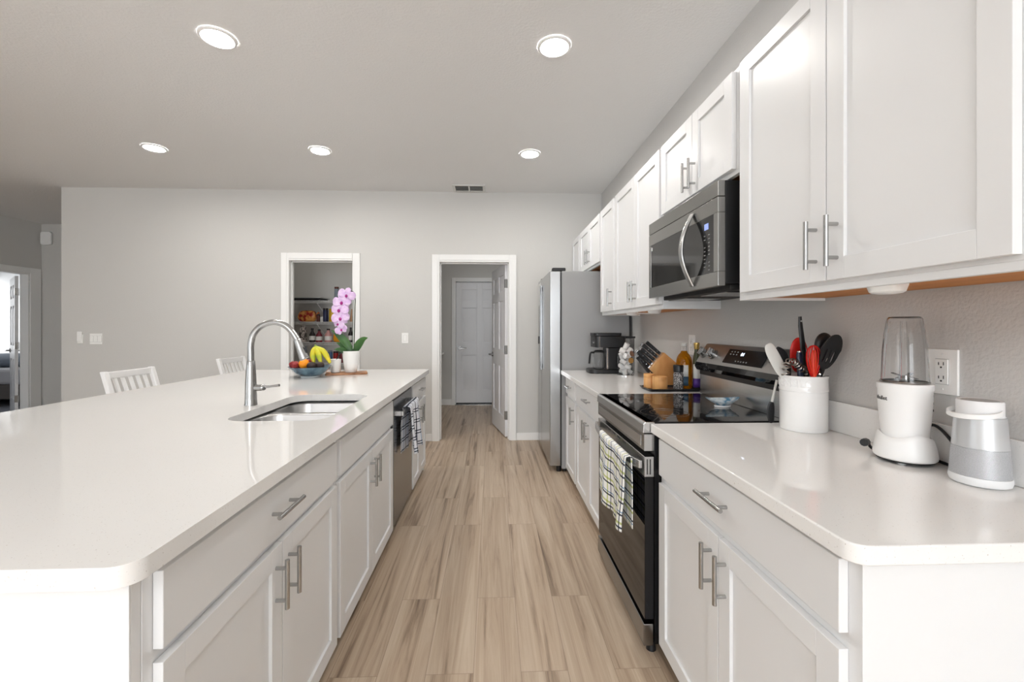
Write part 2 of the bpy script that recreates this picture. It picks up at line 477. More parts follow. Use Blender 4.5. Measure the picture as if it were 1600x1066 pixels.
# ------------------------------------------------------------------ room shell
XW, YF, ZC = 1.265, 4.96, 2.845          # range wall, far wall, ceiling
XL, YR = -6.74, -7.5                     # living room side wall, rear wall
m = MB().box(XL - 0.12, 2.3, YR - 0.1, 7.6, -0.1, 0)
struct('floor', m, 'floor')
struct('floor_bedroom', MB().box(-10.6, XL - 0.12, 5.0, 9.6, -0.1, 0.004), 'carpet')
m = MB().box(XL - 0.12, 2.3, YR - 0.1, 7.6, ZC, ZC + 0.1).box(-10.6, XL - 0.12, 5.0, 9.6, ZC, ZC + 0.1)
struct('ceiling', m, 'ceiling')
def wall_y(y0, y1, x0, x1, openings):
    """a wall lying across Y with openings (xa, xb, za, zb)"""
    m = MB(); x = x0
    for xa, xb, za, zb in sorted(openings):
        m.box(x, xa, y0, y1, 0, ZC)
        if zb < ZC: m.box(xa, xb, y0, y1, zb, ZC)
        if za > 0: m.box(xa, xb, y0, y1, 0, za)
        x = xb
    m.box(x, x1, y0, y1, 0, ZC)
    return m
PX0, PX1, DX0, DX1 = -2.283, -1.579, -0.599, 0.191    # pantry and laundry openings
struct('wall_far', wall_y(YF, YF + 0.12, -4.75, XW, [(PX0 - 0.02, PX1 + 0.02, 0, 2.07), (DX0 - 0.02, DX1 + 0.02, 0, 2.062)]), 'wall')
struct('wall_right', MB().box(XW, XW + 0.12, YR, YF + 0.12, 0, ZC), 'wall_knockdown')
struct('wall_rear', wall_y(YR - 0.12, YR, XL, XW + 0.12, [(-2.1, 1.0, 0, 2.45), (-5.85, -3.95, 0.5, 2.2)]), 'wall')
BO0, BO1, BOZ = 5.74, 6.575, 2.085                     # bedroom opening along Y
m = MB().box(XL - 0.12, XL, YR, -2.55, 0, ZC).box(XL - 0.12, XL, -2.55, 0.15, 0, 0.55).box(XL - 0.12, XL, -2.55, 0.15, 2.25, ZC)
m.box(XL - 0.12, XL, 0.15, BO0, 0, ZC).box(XL - 0.12, XL, BO0, BO1, BOZ, ZC).box(XL - 0.12, XL, BO1, 6.86, 0, ZC)
struct('wall_left', m, 'wall')
struct('wall_hall', MB().box(XL, -4.63, 6.74, 6.86, 0, ZC).box(-4.75, -4.63, YF + 0.12, 6.74, 0, ZC), 'wall')
struct('wall_bedroom', MB().box(-10.6, XL - 0.12, 9.4, 9.6, 0, ZC).box(-10.6, -10.4, 5.0, 9.4, 0, ZC).box(-10.4, XL - 0.12, 5.0, 5.1, 0, ZC).box(XL - 0.12, XL, 6.86, 9.6, 0, ZC), 'bedroom_wall')
struct('wall_pantry', MB().box(-2.95, -1.2, 6.3, 6.4, 0, ZC).box(-2.95, -2.85, YF + 0.12, 6.3, 0, ZC).box(-1.2, -1.1, YF + 0.12, 6.4, 0, ZC), 'wall')
LDX0, LDX1 = -0.62, 0.2
m = wall_y(7.25, 7.35, -1.1, 1.9, [(LDX0, LDX1, 0, 2.075)])
m.box(-1.1, -1.0, 6.4, 7.25, 0, ZC).box(1.8, 1.9, YF + 0.12, 7.25, 0, ZC)
struct('wall_laundry', m, 'wall')
# glazing of the living-room openings behind the camera
for n, (x0, x1, z0, z1) in enumerate([(-2.1, 1.0, 0, 2.45), (-5.85, -3.95, 0.5, 2.2)]):
    m = MB()
    for a, b in ((x0, x0 + 0.06), ((x0 + x1) / 2 - 0.03, (x0 + x1) / 2 + 0.03), (x1 - 0.06, x1)): m.box(a, b, YR - 0.1, YR - 0.02, z0, z1)
    m.box(x0 + 0.06, x1 - 0.06, YR - 0.1, YR - 0.02, z1 - 0.06, z1).box(x0 + 0.06, x1 - 0.06, YR - 0.1, YR - 0.02, z0, z0 + 0.06)
    struct('window_%d' % (n + 1), m, 'trim')
m = MB().box(XL - 0.1, XL - 0.02, -2.55, -2.49, 0.55, 2.25).box(XL - 0.1, XL - 0.02, 0.09, 0.15, 0.55, 2.25)
m.box(XL - 0.1, XL - 0.02, -2.49, 0.09, 0.55, 0.61).box(XL - 0.1, XL - 0.02, -2.49, 0.09, 2.19, 2.25)
struct('window_3', m, 'trim')

# door casings and jambs
def casing_y(name, x0, x1, ztop, y_face, depth, w=0.085):
    m = MB()
    for s, xa in ((-1, x0), (1, x1)):
        m.box(xa, xa + s * w, y_face - 0.012, y_face, 0, ztop + w)
        m.box(xa + s * 0.02, xa + s * w, y_face - 0.019, y_face - 0.012, 0, ztop + w)
        m.box(xa, xa + s * 0.02, y_face, y_face + depth, 0, ztop + 0.02)
        m.box(xa - s * 0.012, xa, y_face + depth * 0.42, y_face + depth * 0.75, 0, ztop)
    m.box(x0, x1, y_face - 0.012, y_face, ztop, ztop + w)
    m.box(x0, x1, y_face - 0.019, y_face - 0.012, ztop + 0.02, ztop + w)
    m.box(x0, x1, y_face, y_face + depth, ztop, ztop + 0.02)
    m.box(x0, x1, y_face + depth * 0.42, y_face + depth * 0.75, ztop - 0.012, ztop)
    return struct(name, m, 'trim', bevel=0.003)
casing_y('trim_1', PX0, PX1, 2.05, YF, 0.12)
casing_y('trim_2', DX0, DX1, 2.042, YF, 0.12)
casing_y('trim_3', LDX0 + 0.012, LDX1 - 0.012, 2.062, 7.25, 0.1, 0.065)
m = MB()
for y, s in ((BO0, -1), (BO1, 1)):
    m.box(XL, XL + 0.014, y, y + s * 0.15, 0, BOZ + 0.08)
    m.box(XL - 0.12, XL, y - s * 0.018, y, 0, BOZ)
m.box(XL, XL + 0.014, BO0, BO1, BOZ, BOZ + 0.08).box(XL - 0.12, XL, BO0 + 0.018, BO1 - 0.018, BOZ - 0.018, BOZ)
struct('trim_4', m, 'trim', bevel=0.003)
# baseboards
m = MB()
for a, b in ((-4.75, PX0 - 0.087), (PX1 + 0.087, DX0 - 0.087), (DX1 + 0.087, XW)): m.box(a, b, YF - 0.014, YF, 0, 0.083)
struct('baseboard_far', m, 'trim', bevel=0.004)
struct('baseboard_hall', MB().box(XL, -4.75, 6.726, 6.74, 0, 0.083).box(-4.764, -4.75, YF, 6.726, 0, 0.083), 'trim', bevel=0.004)
struct('baseboard_laundry', MB().box(-1.0, LDX0 - 0.055, 7.236, 7.25, 0, 0.1).box(LDX1 + 0.055, 1.8, 7.236, 7.25, 0, 0.1), 'trim', bevel=0.004)

# six panel doors
def six_panel(w, h=2.03, t=0.035):
    """local: x across the door from the hinge, y thickness, z up"""
    m = MB(); a, b = 0.125 * w, 0.44 * w
    cols = [(a, b), (w - b, w - a)]
    rows = [(0.11 * h, 0.40 * h), (0.50 * h, 0.79 * h), (0.845 * h, 0.942 * h)]
    m.box(0, a, 0, t, 0, h).box(w - a, w, 0, t, 0, h).box(b, w - b, 0, t, 0, h)
    zs = [0] + [z for r in rows for z in r] + [h]
    for c in cols:
        for k in range(0, len(zs), 2): m.box(c[0], c[1], 0, t, zs[k], zs[k + 1])
        for r in rows:
            m.box(c[0], c[1], 0.013, t - 0.013, r[0], r[1])
            m.loft([[(c[0] + e, y, r[0] + e), (c[1] - e, y, r[0] + e), (c[1] - e, y, r[1] - e), (c[0] + e, y, r[1] - e)] for e, y in ((0.05, 0.004), (0.02, 0.0125), (0.02, t - 0.0125), (0.05, t - 0.004))])
    return m
def lever(side_y, x, z, dirx, s):
    m = MB().cyl((x, side_y, z), (x, side_y + s * 0.012, z), 0.032, n=24).cyl((x, side_y + s * 0.012, z), (x, side_y + s * 0.05, z), 0.011)
    m.tube([(x, side_y + s * 0.05, z), (x + dirx * 0.05, side_y + s * 0.052, z), (x + dirx * 0.11, side_y + s * 0.045, z + 0.002)], [0.012, 0.009, 0.007])
    return m
def door(name, hinge, rz, w, knobs, flip=False):
    o = bpy.data.objects.new(name, None); COL.objects.link(o)
    o.location = hinge; o.rotation_euler = (0, 0, rz); o['kind'] = 'structure'
    part('door_panel', six_panel(w), 'door', o, bevel=0.003, local=True)
    for s, y in ((-1, 0.0), (1, 0.035)):
        part('door_handle', lever(y, w - 0.065, 0.93, -1, s), 'steel_dark', o, local=True)
    for z in (0.25, 1.02, 1.80):
        part('hinge', MB().box(-0.003, 0.03, -0.002, 0.037, z - 0.05, z + 0.05).cyl((0, knobs, z - 0.05), (0, knobs, z + 0.05), 0.007), 'nickel', o, local=True)
    return o
# closed door at the back of the laundry, hinge on the far side
o = door('door_1', (LDX1 - 0.015, 7.30, 0.02), PI, LDX1 - LDX0 - 0.03, 0.0)
# open door swung into the laundry
door('door_2', (DX1 - 0.005, 5.075, 0.012), PI / 2 + 0.205, 0.76, 0.0)
# bedroom door swung into the bedroom
door('door_3', (XL - 0.125, BO1 - 0.03, 0.012), math.atan2(0.64, -0.77), 0.78, 0.0)
struct('door_threshold', MB().box(LDX0 + 0.0, LDX1 - 0.0, 7.235, 7.34, 0, 0.012), 'steel_dark')
struct('door_sweep', MB().box(LDX0 + 0.016, LDX1 - 0.016, 7.258, 7.264, 0.0125, 0.035), 'black')

# ------------------------------------------------------------------ cabinet parts
def shaker(xf, d, y0, y1, z0, z1, t=0.019, w=0.058):
    """door slab whose outer face is the plane X = xf, facing direction d"""
    b = xf - d * t; m = MB()
    m.box(xf, b, y0, y0 + w, z0, z1).box(xf, b, y1 - w, y1, z0, z1)
    m.box(xf, b, y0 + w, y1 - w, z0, z0 + w).box(xf, b, y0 + w, y1 - w, z1 - w, z1)
    m.box(xf - d * 0.009, b, y0 + w, y1 - w, z0 + w, z1 - w)
    return m
def slab(xf, d, y0, y1, z0, z1, t=0.019):
    return MB().box(xf, xf - d * t, y0, y1, z0, z1)
def bar_handle(xf, d, y, z, vertical, L=0.136):
    x = xf + d * 0.031; m = MB(); h = L / 2; q = L * 0.33
    if vertical:
        m.cyl((x, y, z - h), (x, y, z + h), 0.0063, n=14)
        for s in (-q, q): m.cyl((xf, y, z + s), (x, y, z + s), 0.0052, n=12)
    else:
        m.cyl((x, y - h, z), (x, y + h, z), 0.0063, n=14)
        for s in (-q, q): m.cyl((xf, y + s, z), (x, y + s, z), 0.0052, n=12)
    return m

def add_door(root, xf, d, y0, y1, z0, z1, hy, hz):
    o = part('door', shaker(xf, d, y0, y1, z0, z1), 'cab', root, bevel=0.0015)
    if hy is not None: part('handle', bar_handle(xf, d, hy, hz, True), 'nickel', o)
    return o
def add_drawer(root, xf, d, y0, y1, z0, z1, handle=True):
    o = part('drawer', slab(xf, d, y0, y1, z0, z1), 'cab', root, bevel=0.002)
    if handle: part('handle', bar_handle(xf, d, (y0 + y1) / 2, (z0 + z1) / 2 + 0.005, False, 0.15), 'nickel', o)
    return o

def base_cabinet(label, xf, d, y0, y1, xback, doors, drawers, zd, zdr, handles, drawer_handle=True, group=None, open_top=None):
    """xf is the door face; the carcass face frame sits 20 mm behind it"""
    fx = xf - d * 0.0195
    r = thing('base_cabinet', label, 'cabinet', ((fx + xback) / 2, (y0 + y1) / 2, 0), group)
    c = MB()
    ztop = 0.878
    if open_top:
        c.box(fx, xback, y0, y0 + 0.018, 0.05, ztop).box(fx, xback, y1 - 0.018, y1, 0.05, ztop)
        c.box(fx, fx - d * 0.02, y0 + 0.018, y1 - 0.018, 0.05, ztop).box(xback, xback + d * 0.02, y0 + 0.018, y1 - 0.018, 0.05, ztop)
        c.box(fx - d * 0.02, xback + d * 0.02, y0 + 0.018, y1 - 0.018, 0.05, 0.07)
    else:
        c.box(fx, xback, y0, y1, 0.05, ztop)
    part('carcass', c, 'cab', r, bevel=0.001)
    part('toe_kick', MB().box(fx - d * 0.06, xback, y0, y1, 0.0, 0.05), 'toe', r)
    for (a, b) in drawers: add_drawer(r, xf, d, a, b, zdr[0], zdr[1], drawer_handle)
    for (a, b), hy in zip(doors, handles): add_door(r, xf, d, a, b, zd[0], zd[1], hy, zd[1] - 0.102)
    return r

# island side (doors face +X)
XI = -0.60
base_cabinet('white base cabinet at the near end of the island, wide drawer over two doors', XI, 1, 0.79, 1.714, -1.2,
             [(0.813, 1.262), (1.266, 1.70)], [(0.813, 1.70)], (0.065, 0.682), (0.706, 0.85), [1.225, 1.30])
base_cabinet('white sink base cabinet with false drawer front and two doors, beside the dishwasher', XI, 1, 1.716, 2.66, -1.2,
             [(1.735, 2.19), (2.194, 2.645)], [(1.735, 2.645)], (0.065, 0.682), (0.706, 0.85), [2.155, 2.229], False, open_top=True)
base_cabinet('white base cabinet at the far end of the island beyond the dishwasher', XI, 1, 3.29, 3.945, -1.2,
             [(3.305, 3.615), (3.619, 3.93)], [(3.305, 3.93)], (0.065, 0.682), (0.706, 0.85), [3.58, 3.655])
# range wall (doors face -X)
XR = 0.65
base_cabinet('white base cabinet in front of the range, wide drawer over two doors', XR, -1, 0.755, 1.683, XW - 0.002,
             [(0.785, 1.217), (1.221, 1.662)], [(0.785, 1.662)], (0.06, 0.69), (0.72, 0.86), [1.18, 1.258])
base_cabinet('white base cabinet between the range and the narrow cabinet, two doors', XR, -1, 2.44, 3.35, XW - 0.002,
             [(2.465, 2.918), (2.922, 3.335)], [(2.465, 3.335)], (0.06, 0.69), (0.72, 0.86), [2.885, 2.957])
base_cabinet('narrow white base cabinet against the refrigerator, one drawer over one door', XR, -1, 3.352, 3.82, XW - 0.002,
             [(3.375, 3.80)], [(3.375, 3.80)], (0.06, 0.69), (0.72, 0.86), [3.42])

# island body behind the cabinets
r = thing('kitchen_island', 'white painted island end panel and back under the overhanging worktop', 'kitchen island', (-1.45, 2.3, 0))
part('end_panel', MB().box(-0.6205, -1.68, 0.768, 0.789, 0.0, 0.878), 'cab', r, bevel=0.001)
part('corner_stile', MB().box(-0.6205, -0.652, 0.764, 0.768, 0.0, 0.878), 'cab', r, bevel=0.0008)
part('back_panel', MB().box(-1.202, -1.68, 0.79, 3.945, 0.0, 0.878), 'cab', r, bevel=0.001)
part('far_panel', MB().box(-0.622, -1.68, 3.947, 3.955, 0.0, 0.878), 'cab', r, bevel=0.001)

# island worktop with the sink cut-out
def corner_loop():
    x0, x1, y0, y1 = -2.19, -0.572, 0.706, 3.962
    out = []
    for cx, cy, r, a0 in ((x1 - 0.02, y1 - 0.02, 0.02, 0), (x0 + 0.03, y1 - 0.03, 0.03, 90), (x0 + 0.04, y0 + 0.04, 0.04, 180), (x1 - 0.04, y0 + 0.04, 0.04, 270)):
        for k in range(9):
            a = math.radians(a0 + 90 * k / 8)
            out.append((cx + r * math.cos(a), cy + r * math.sin(a)))
    return out
SX0, SX1, SY0, SY1 = -1.105, -0.69, 1.79, 2.49
single('island_countertop', MB().plate(corner_loop(), [rrect(SX0, SX1, SY0, SY1, 0.09, 10)], 0.879, 0.915), 'quartz',
       'white speckled quartz worktop covering the island', 'countertop', bevel=0.004)
# counters on the range wall
def wall_counter(label, y0, y1, xf, rounded, y_splash0, y_splash1):
    r = thing('countertop', label, 'countertop', (0.94, (y0 + y1) / 2, 0.879))
    pts = []
    if rounded:
        for k in range(7):
            a = math.radians(180 + 90 * k / 6)
            pts.append((xf + 0.035 + 0.035 * math.cos(a), y0 + 0.035 + 0.035 * math.sin(a)))
    else: pts.append((xf, y0))
    pts += [(XW - 0.001, y0), (XW - 0.001, y1), (xf, y1)]
    part('worktop', MB().prism(pts, 'z', 0.879, 0.915), 'quartz', r, bevel=0.004)
    part('backsplash', MB().box(XW - 0.015, XW - 0.001, y_splash0, y_splash1, 0.9155, 1.025), 'quartz', r, bevel=0.002)
    return r
wall_counter('white quartz worktop carrying the blender and the speaker', 0.722, 1.682, 0.625, True, 0.722, 1.682)
wall_counter('white quartz worktop carrying the coffee maker and the knife block', 2.44, 3.822, 0.612, False, 2.44, 3.822)

# ------------------------------------------------------------------ wall cabinets
XU = 0.92
def wall_cabinet(label, y0, y1, z0, z1, doors, handles, zd, hz):
    fx = XU + 0.0195
    r = thing('wall_cabinet', label, 'cabinet', ((fx + XW) / 2, (y0 + y1) / 2, z0))
    c = MB().box(fx, XW - 0.002, y0, y1, z0 + 0.018, z1)
    c.box(fx, fx + 0.02, y0, y1, z0, z0 + 0.018).box(fx + 0.02, XW - 0.002, y0, y0 + 0.016, z0, z0 + 0.018).box(fx + 0.02, XW - 0.002, y1 - 0.016, y1, z0, z0 + 0.018)
    part('carcass', c, 'cab', r, bevel=0.001)
    part('underside', MB().box(fx + 0.021, XW - 0.003, y0 + 0.017, y1 - 0.017, z0 + 0.010, z0 + 0.0175), 'cab_in', r, label='orange-brown wooden underside')
    for (a, b), hy in zip(doors, handles): add_door(r, XU, -1, a, b, zd[0], zd[1], hy, hz)
    return r
ZU0, ZU1 = 1.396, 2.29
wall_cabinet('large white wall cabinet with two doors above the blender', 0.69, 1.605, ZU0, ZU1,
             [(0.728, 1.154), (1.158, 1.572)], [1.117, 1.192], (1.424, 2.278), 1.526)
wall_cabinet('short white wall cabinet with two doors directly above the microwave', 1.607, 2.335, 1.885, ZU1,
             [(1.625, 1.955), (1.959, 2.32)], [1.927, 1.99], (1.905, 2.278), 1.995)
wall_cabinet('tall white wall cabinet with two doors beside the microwave, above the knife block', 2.337, 3.225, ZU0, ZU1,
             [(2.352, 2.765), (2.769, 3.205)], [2.737, 2.80], (1.424, 2.278), 1.526)
wall_cabinet('tall narrow white wall cabinet with one door, above the coffee maker', 3.227, 3.66, ZU0, ZU1,
             [(3.245, 3.64)], [3.30], (1.424, 2.278), 1.526)
wall_cabinet('short white wall cabinet with two doors above the refrigerator', 3.662, 4.53, 1.845, ZU1,
             [(3.68, 4.085), (4.089, 4.51)], [4.05, 4.125], (1.865, 2.278), 1.965)
wall_cabinet('short white single-door wall cabinet in the corner above the refrigerator', 4.532, 4.955, 1.845, ZU1,
             [(4.55, 4.93)], [None], (1.865, 2.278), 1.95)
def puck(x, y, label):
    r = thing('puck_light', label, 'light', (x, y, ZU0 - 0.016))
    part('housing', MB().lathe([(0.030, ZU0 - 0.016), (0.036, ZU0 - 0.012), (0.041, ZU0 + 0.004), (0.041, ZU0 + 0.0095)], x, y, 28), 'puck', r)
    part('diffuser', MB().lathe([(0.02, ZU0 - 0.018), (0.029, ZU0 - 0.016), (0.029, ZU0 - 0.0155)], x, y, 24), 'white_plastic', r)
puck(0.99, 1.045, 'round white puck light under the large wall cabinet above the blender')
puck(0.99, 2.60, 'round white puck light under the wall cabinet, beside the microwave')
puck(0.99, 3.02, 'round white puck light under the wall cabinet above the coffee pods')

# ------------------------------------------------------------------ microwave
MX, MY0, MY1, MZ0, MZ1 = 0.882, 1.655, 2.40, 1.455, 1.872
r = thing('microwave', 'stainless over-the-range microwave with curved handle and dark window', 'microwave', (1.05, 2.02, MZ0))
part('case', MB().box(MX + 0.03, XW - 0.003, MY0, MY1, MZ0 + 0.012, MZ1), 'black', r, bevel=0.002)
part('top_trim', MB().box(MX, MX + 0.03, MY0, MY1, MZ1 - 0.062, MZ1), 'mw_steel', r, bevel=0.003)
dm = MB()
WZ0, WZ1, WY0, WY1 = MZ0 + 0.06, MZ1 - 0.125, MY0 + 0.035, MY1 - 0.03
dm.box(MX, MX + 0.03, MY0, MY1, MZ0 + 0.003, WZ0).box(MX, MX + 0.03, MY0, MY1, WZ1, MZ1 - 0.064)
dm.box(MX, MX + 0.03, MY0, WY0, WZ0, WZ1).box(MX, MX + 0.03, WY1, MY1, WZ0, WZ1)
dr = part('door', dm, 'mw_steel', r, bevel=0.002)
part('window', MB().box(MX + 0.002, MX + 0.02, WY0, WY1, WZ0, WZ1), 'mw_glass', dr, label='dark glass window')
pts = [(MX - 0.004 - 0.05 * math.sin(PI * t), 1.865 + 0.0 * t, MZ0 + 0.02 + (MZ1 - MZ0 - 0.10) * t) for t in [k / 16 for k in range(17)]]
hm = MB()
rings = []
for i, p in enumerate(pts):
    rings.append([(p[0] + 0.009 * math.cos(a), p[1] + 0.015 * math.sin(a), p[2]) for a in [2 * PI * k / 12 for k in range(12)]])
hm.loft(rings)
part('handle', hm, 'nickel', dr)
part('display', MB().box(MX + 0.0005, MX + 0.003, 1.733, 1.765, 1.697, 1.722), 'mw_display', dr, label='small lit clock display')
km = MB()
for i in range(10):
    for j in range(2):
        if (i * 2 + j) % 7 == 5: continue
        y = 1.722 + j * 0.036; z = 1.672 - i * 0.016
        part('key', MB().box(MX + 0.0012, MX + 0.003, y, y + 0.012, z, z + 0.003), 'keys', dr)
part('underside', MB().box(MX + 0.06, XW - 0.01, MY0 + 0.02, MY1 - 0.02, MZ0 - 0.012, MZ0 + 0.012), 'black_matte', r, bevel=0.004)
for ya in (MY0 + 0.08, MY1 - 0.3):
    part('grease_filter', MB().box(MX + 0.08, MX + 0.26, ya, ya + 0.22, MZ0 - 0.017, MZ0 - 0.0125), 'steel_dark', r)
part('label_sticker', MB().box(MX + 0.0005, MX + 0.002, WY1 - 0.02, WY1 - 0.008, WZ1 - 0.03, WZ1 - 0.012), 'note', dr)

# ------------------------------------------------------------------ range
RY0, RY1 = 1.688, 2.434
r = thing('range', 'freestanding electric range with black glass cooktop and stainless front', 'stove', (0.92, 2.06, 0))
part('body', MB().box(0.645, XW - 0.02, RY0 + 0.004, RY1 - 0.004, 0.035, 0.898), 'black_enamel', r, bevel=0.002)
ct = part('cooktop', MB().box(0.612, 1.187, RY0 + 0.008, RY1 - 0.008, 0.905, 0.918), 'black_glass', r, bevel=0.002)
for (x, y, rr) in ((0.76, 1.88, 0.10), (0.76, 2.25, 0.085), (1.0, 1.88, 0.075), (1.0, 2.24, 0.095)):
    for q in (rr, rr * 0.6):
        rg = MB().loft([[(x + (q + dq) * math.cos(a), y + (q + dq) * math.sin(a), z) for a in [2 * PI * k / 40 for k in range(40)]] for dq, z in ((0, 0.9182), (0, 0.9186), (0.0025, 0.9186), (0.0025, 0.9182))], False, False)
        part('burner_ring', rg, 'steel_dark', ct)
part('front_lip', MB().prism([(0.645, 0.918), (0.607, 0.918), (0.598, 0.911), (0.596, 0.875), (0.645, 0.875)], 'y', RY0, RY1), 'steel', r, bevel=0.003)
part('front_panel', MB().box(0.602, 0.645, RY0, RY1, 0.803, 0.873), 'steel_dark', r, bevel=0.004)
part('panel_end', MB().box(0.601, 0.632, RY0 - 0.002, RY0 - 0.0001, 0.806, 0.870), 'steel', r)
part('panel_inset', MB().box(0.5995, 0.602, RY0 + 0.04, RY1 - 0.03, 0.818, 0.858), 'steel', r)
dr = part('oven_door', MB().box(0.605, 0.642, RY0 + 0.003, RY1 - 0.003, 0.135, 0.70), 'oven_glass', r, bevel=0.002)
part('door_trim', MB().box(0.603, 0.642, RY0, RY1, 0.701, 0.782), 'steel', dr, bevel=0.003)
for k in range(2): part('vent_slot', MB().box(0.612 + k * 0.012, 0.616 + k * 0.012, RY0 - 0.0012, RY0 + 0.003, 0.712, 0.772), 'slot', dr)
for k in range(5): part('vent_slot', MB().box(0.6022, 0.6035, RY0 + 0.24 + k * 0.085, RY0 + 0.285 + k * 0.085, 0.768, 0.775), 'slot', dr)
hp = []
for k in range(17):
    t = k / 16
    hp.append((0.592 - 0.034 * math.sin(PI * t) ** 0.6, RY0 + 0.012 + (RY1 - RY0 - 0.024) * t, 0.748))
hr = [[(p[0] - 0.008, p[1], p[2] - 0.017), (p[0] + 0.008, p[1], p[2] - 0.017), (p[0] + 0.008, p[1], p[2] + 0.017), (p[0] - 0.008, p[1], p[2] + 0.017)] for p in hp]
part('handle', MB().loft(hr), 'steel', dr, bevel=0.004)
part('drawer', MB().box(0.60, 0.64, RY0 + 0.002, RY1 - 0.002, 0.03, 0.117), 'steel_dark', r, bevel=0.004)
for y in (RY0 + 0.03, RY1 - 0.03):
    part('foot', MB().cyl((0.64, y, 0), (0.64, y, 0.05), 0.02, 0.012, n=14), 'black', r)
# back guard
part('back_panel', MB().box(1.192, XW - 0.005, RY0 + 0.002, RY1 - 0.002, 0.9, 1.03), 'steel', r, bevel=0.002)
part('back_gap', MB().box(1.186, XW - 0.005, RY0 + 0.01, RY1 - 0.01, 1.0305, 1.055), 'black', r)
cp = part('control_panel', MB().prism([(1.174, 1.056), (1.162, 1.075), (1.168, 1.10), (1.228, 1.198), (1.238, 1.204), (1.255, 1.20), (1.26, 1.056)], 'y', RY0, RY1), 'steel_soft', r, bevel=0.003)
part('band', MB().prism([(1.1725, 1.0555), (1.1605, 1.075), (1.1665, 1.10), (1.1685, 1.10), (1.175, 1.058)], 'y', RY0 + 0.001, RY1 - 0.001), 'black_glass', cp)
# slanted control face: unit vectors along slope
ax = Vector((0.060, 0, 0.098)).normalized(); nx = Vector((-0.098, 0, 0.060)).normalized()
def on_face(s, y, n): 
    p = Vector((1.168, 0, 1.10)) + ax * s + nx * n
    return (p.x, y, p.z)
def face_box(s0, s1, y0, y1, n0, n1):
    m = MB()
    m.loft([[on_face(s0, y0, n0), on_face(s1, y0, n0), on_face(s1, y1, n0), on_face(s0, y1, n0)], [on_face(s0, y0, n1), on_face(s1, y0, n1), on_face(s1, y1, n1), on_face(s0, y1, n1)]])
    return m
dp = part('display_panel', face_box(0.018, 0.098, 1.845, 2.165, 0.0006, 0.003), 'panel_black', cp)
for q in (0.080, 0.066):
    for k in range(3): part('key', face_box(q, q + 0.006, 2.135 - k * 0.026 - 0.01, 2.135 - k * 0.026, 0.0031, 0.0036), 'keys', dp)
for k in range(5): part('key', face_box(0.030, 0.036, 2.06 - k * 0.022 - 0.009, 2.06 - k * 0.022, 0.0031, 0.0036), 'keys', dp)
tm = text_mesh('04', 0.026, 0.0004, lambda x, y, z: on_face(0.072 + y, 2.03 - x, 0.0036 + z))
part('clock_digits', tm, 'display', dp, label='glowing clock digits')
for y in (2.385, 2.288, 1.755):
    km = MB()
    c0 = Vector(on_face(0.056, y, 0.0)); 
    km.cyl(tuple(c0), tuple(c0 + nx * 0.012), 0.030, 0.029, n=28)
    km.cyl(tuple(c0 + nx * 0.012), tuple(c0 + nx * 0.030), 0.024, 0.022, n=28)
    kb = part('knob', km, 'nickel', cp)
    g = MB(); gc = c0 + nx * 0.030
    pts = []
    for n_ in (0, 0.012):
        pts.append([tuple(gc + nx * n_ + ax * sa * 0.022 + Vector((0, 1, 0)) * sy * 0.006) for sa, sy in ((-1, -1), (1, -1), (1, 1), (-1, 1))])
    part('knob_grip', g.loft(pts), 'nickel', kb, bevel=0.002)

# ------------------------------------------------------------------ refrigerator
r = thing('refrigerator', 'stainless side-by-side refrigerator with grey side, in the corner by the doorway', 'refrigerator', (0.9, 4.34, 0))
FY0, FY1 = 3.842, 4.80
part('cabinet_shell', MB().box(0.622, XW - 0.03, FY0, FY1, 0.03, 1.80), 'fridge_side', r, bevel=0.004)
nd = part('fridge_door', MB().box(0.516, 0.612, FY0, 4.475, 0.055, 1.80), 'steel_v', r, bevel=0.006)
fd = part('freezer_door', MB().box(0.516, 0.612, 4.481, FY1, 0.055, 1.80), 'steel_v', r, bevel=0.006)
part('gasket', MB().box(0.6125, 0.6215, FY0 + 0.004, FY1 - 0.004, 0.06, 1.79), 'black', r)
for o_, y in ((nd, 4.432), (fd, 4.524)):
    hm = MB().box(0.500, 0.511, y - 0.012, y + 0.012, 0.86, 1.73)
    for z in (0.9, 1.69): hm.box(0.511, 0.517, y - 0.01, y + 0.01, z - 0.018, z + 0.018)
    part('handle', hm, 'dw_steel', o_, bevel=0.004)
part('water_dispenser', MB().box(0.5145, 0.5165, 4.575, 4.765, 0.98, 1.42), 'black_glass', fd)
part('dispenser_lever', MB().box(0.500, 0.5145, 4.65, 4.69, 1.12, 1.2), 'black', fd)
part('hinge_cover', MB().box(0.54, 0.66, FY0 + 0.01, FY0 + 0.075, 1.8, 1.832), 'black', r, bevel=0.008)
part('hinge_cover', MB().box(0.54, 0.66, FY1 - 0.075, FY1 - 0.01, 1.8, 1.832), 'black', r, bevel=0.008)
part('kick_grille', MB().box(0.64, 0.66, FY0 + 0.02, FY1 - 0.02, 0.004, 0.03), 'black', r)
for y in (FY0 + 0.04, FY1 - 0.04): part('foot', MB().cyl((0.60, y, 0), (0.60, y, 0.055), 0.022, n=14), 'black', r)
single('paper_note', MB().box(0.5125, 0.5155, 4.59, 4.74, 1.53, 1.77), 'note', 'white paper note stuck on the freezer door of the refrigerator', 'note')

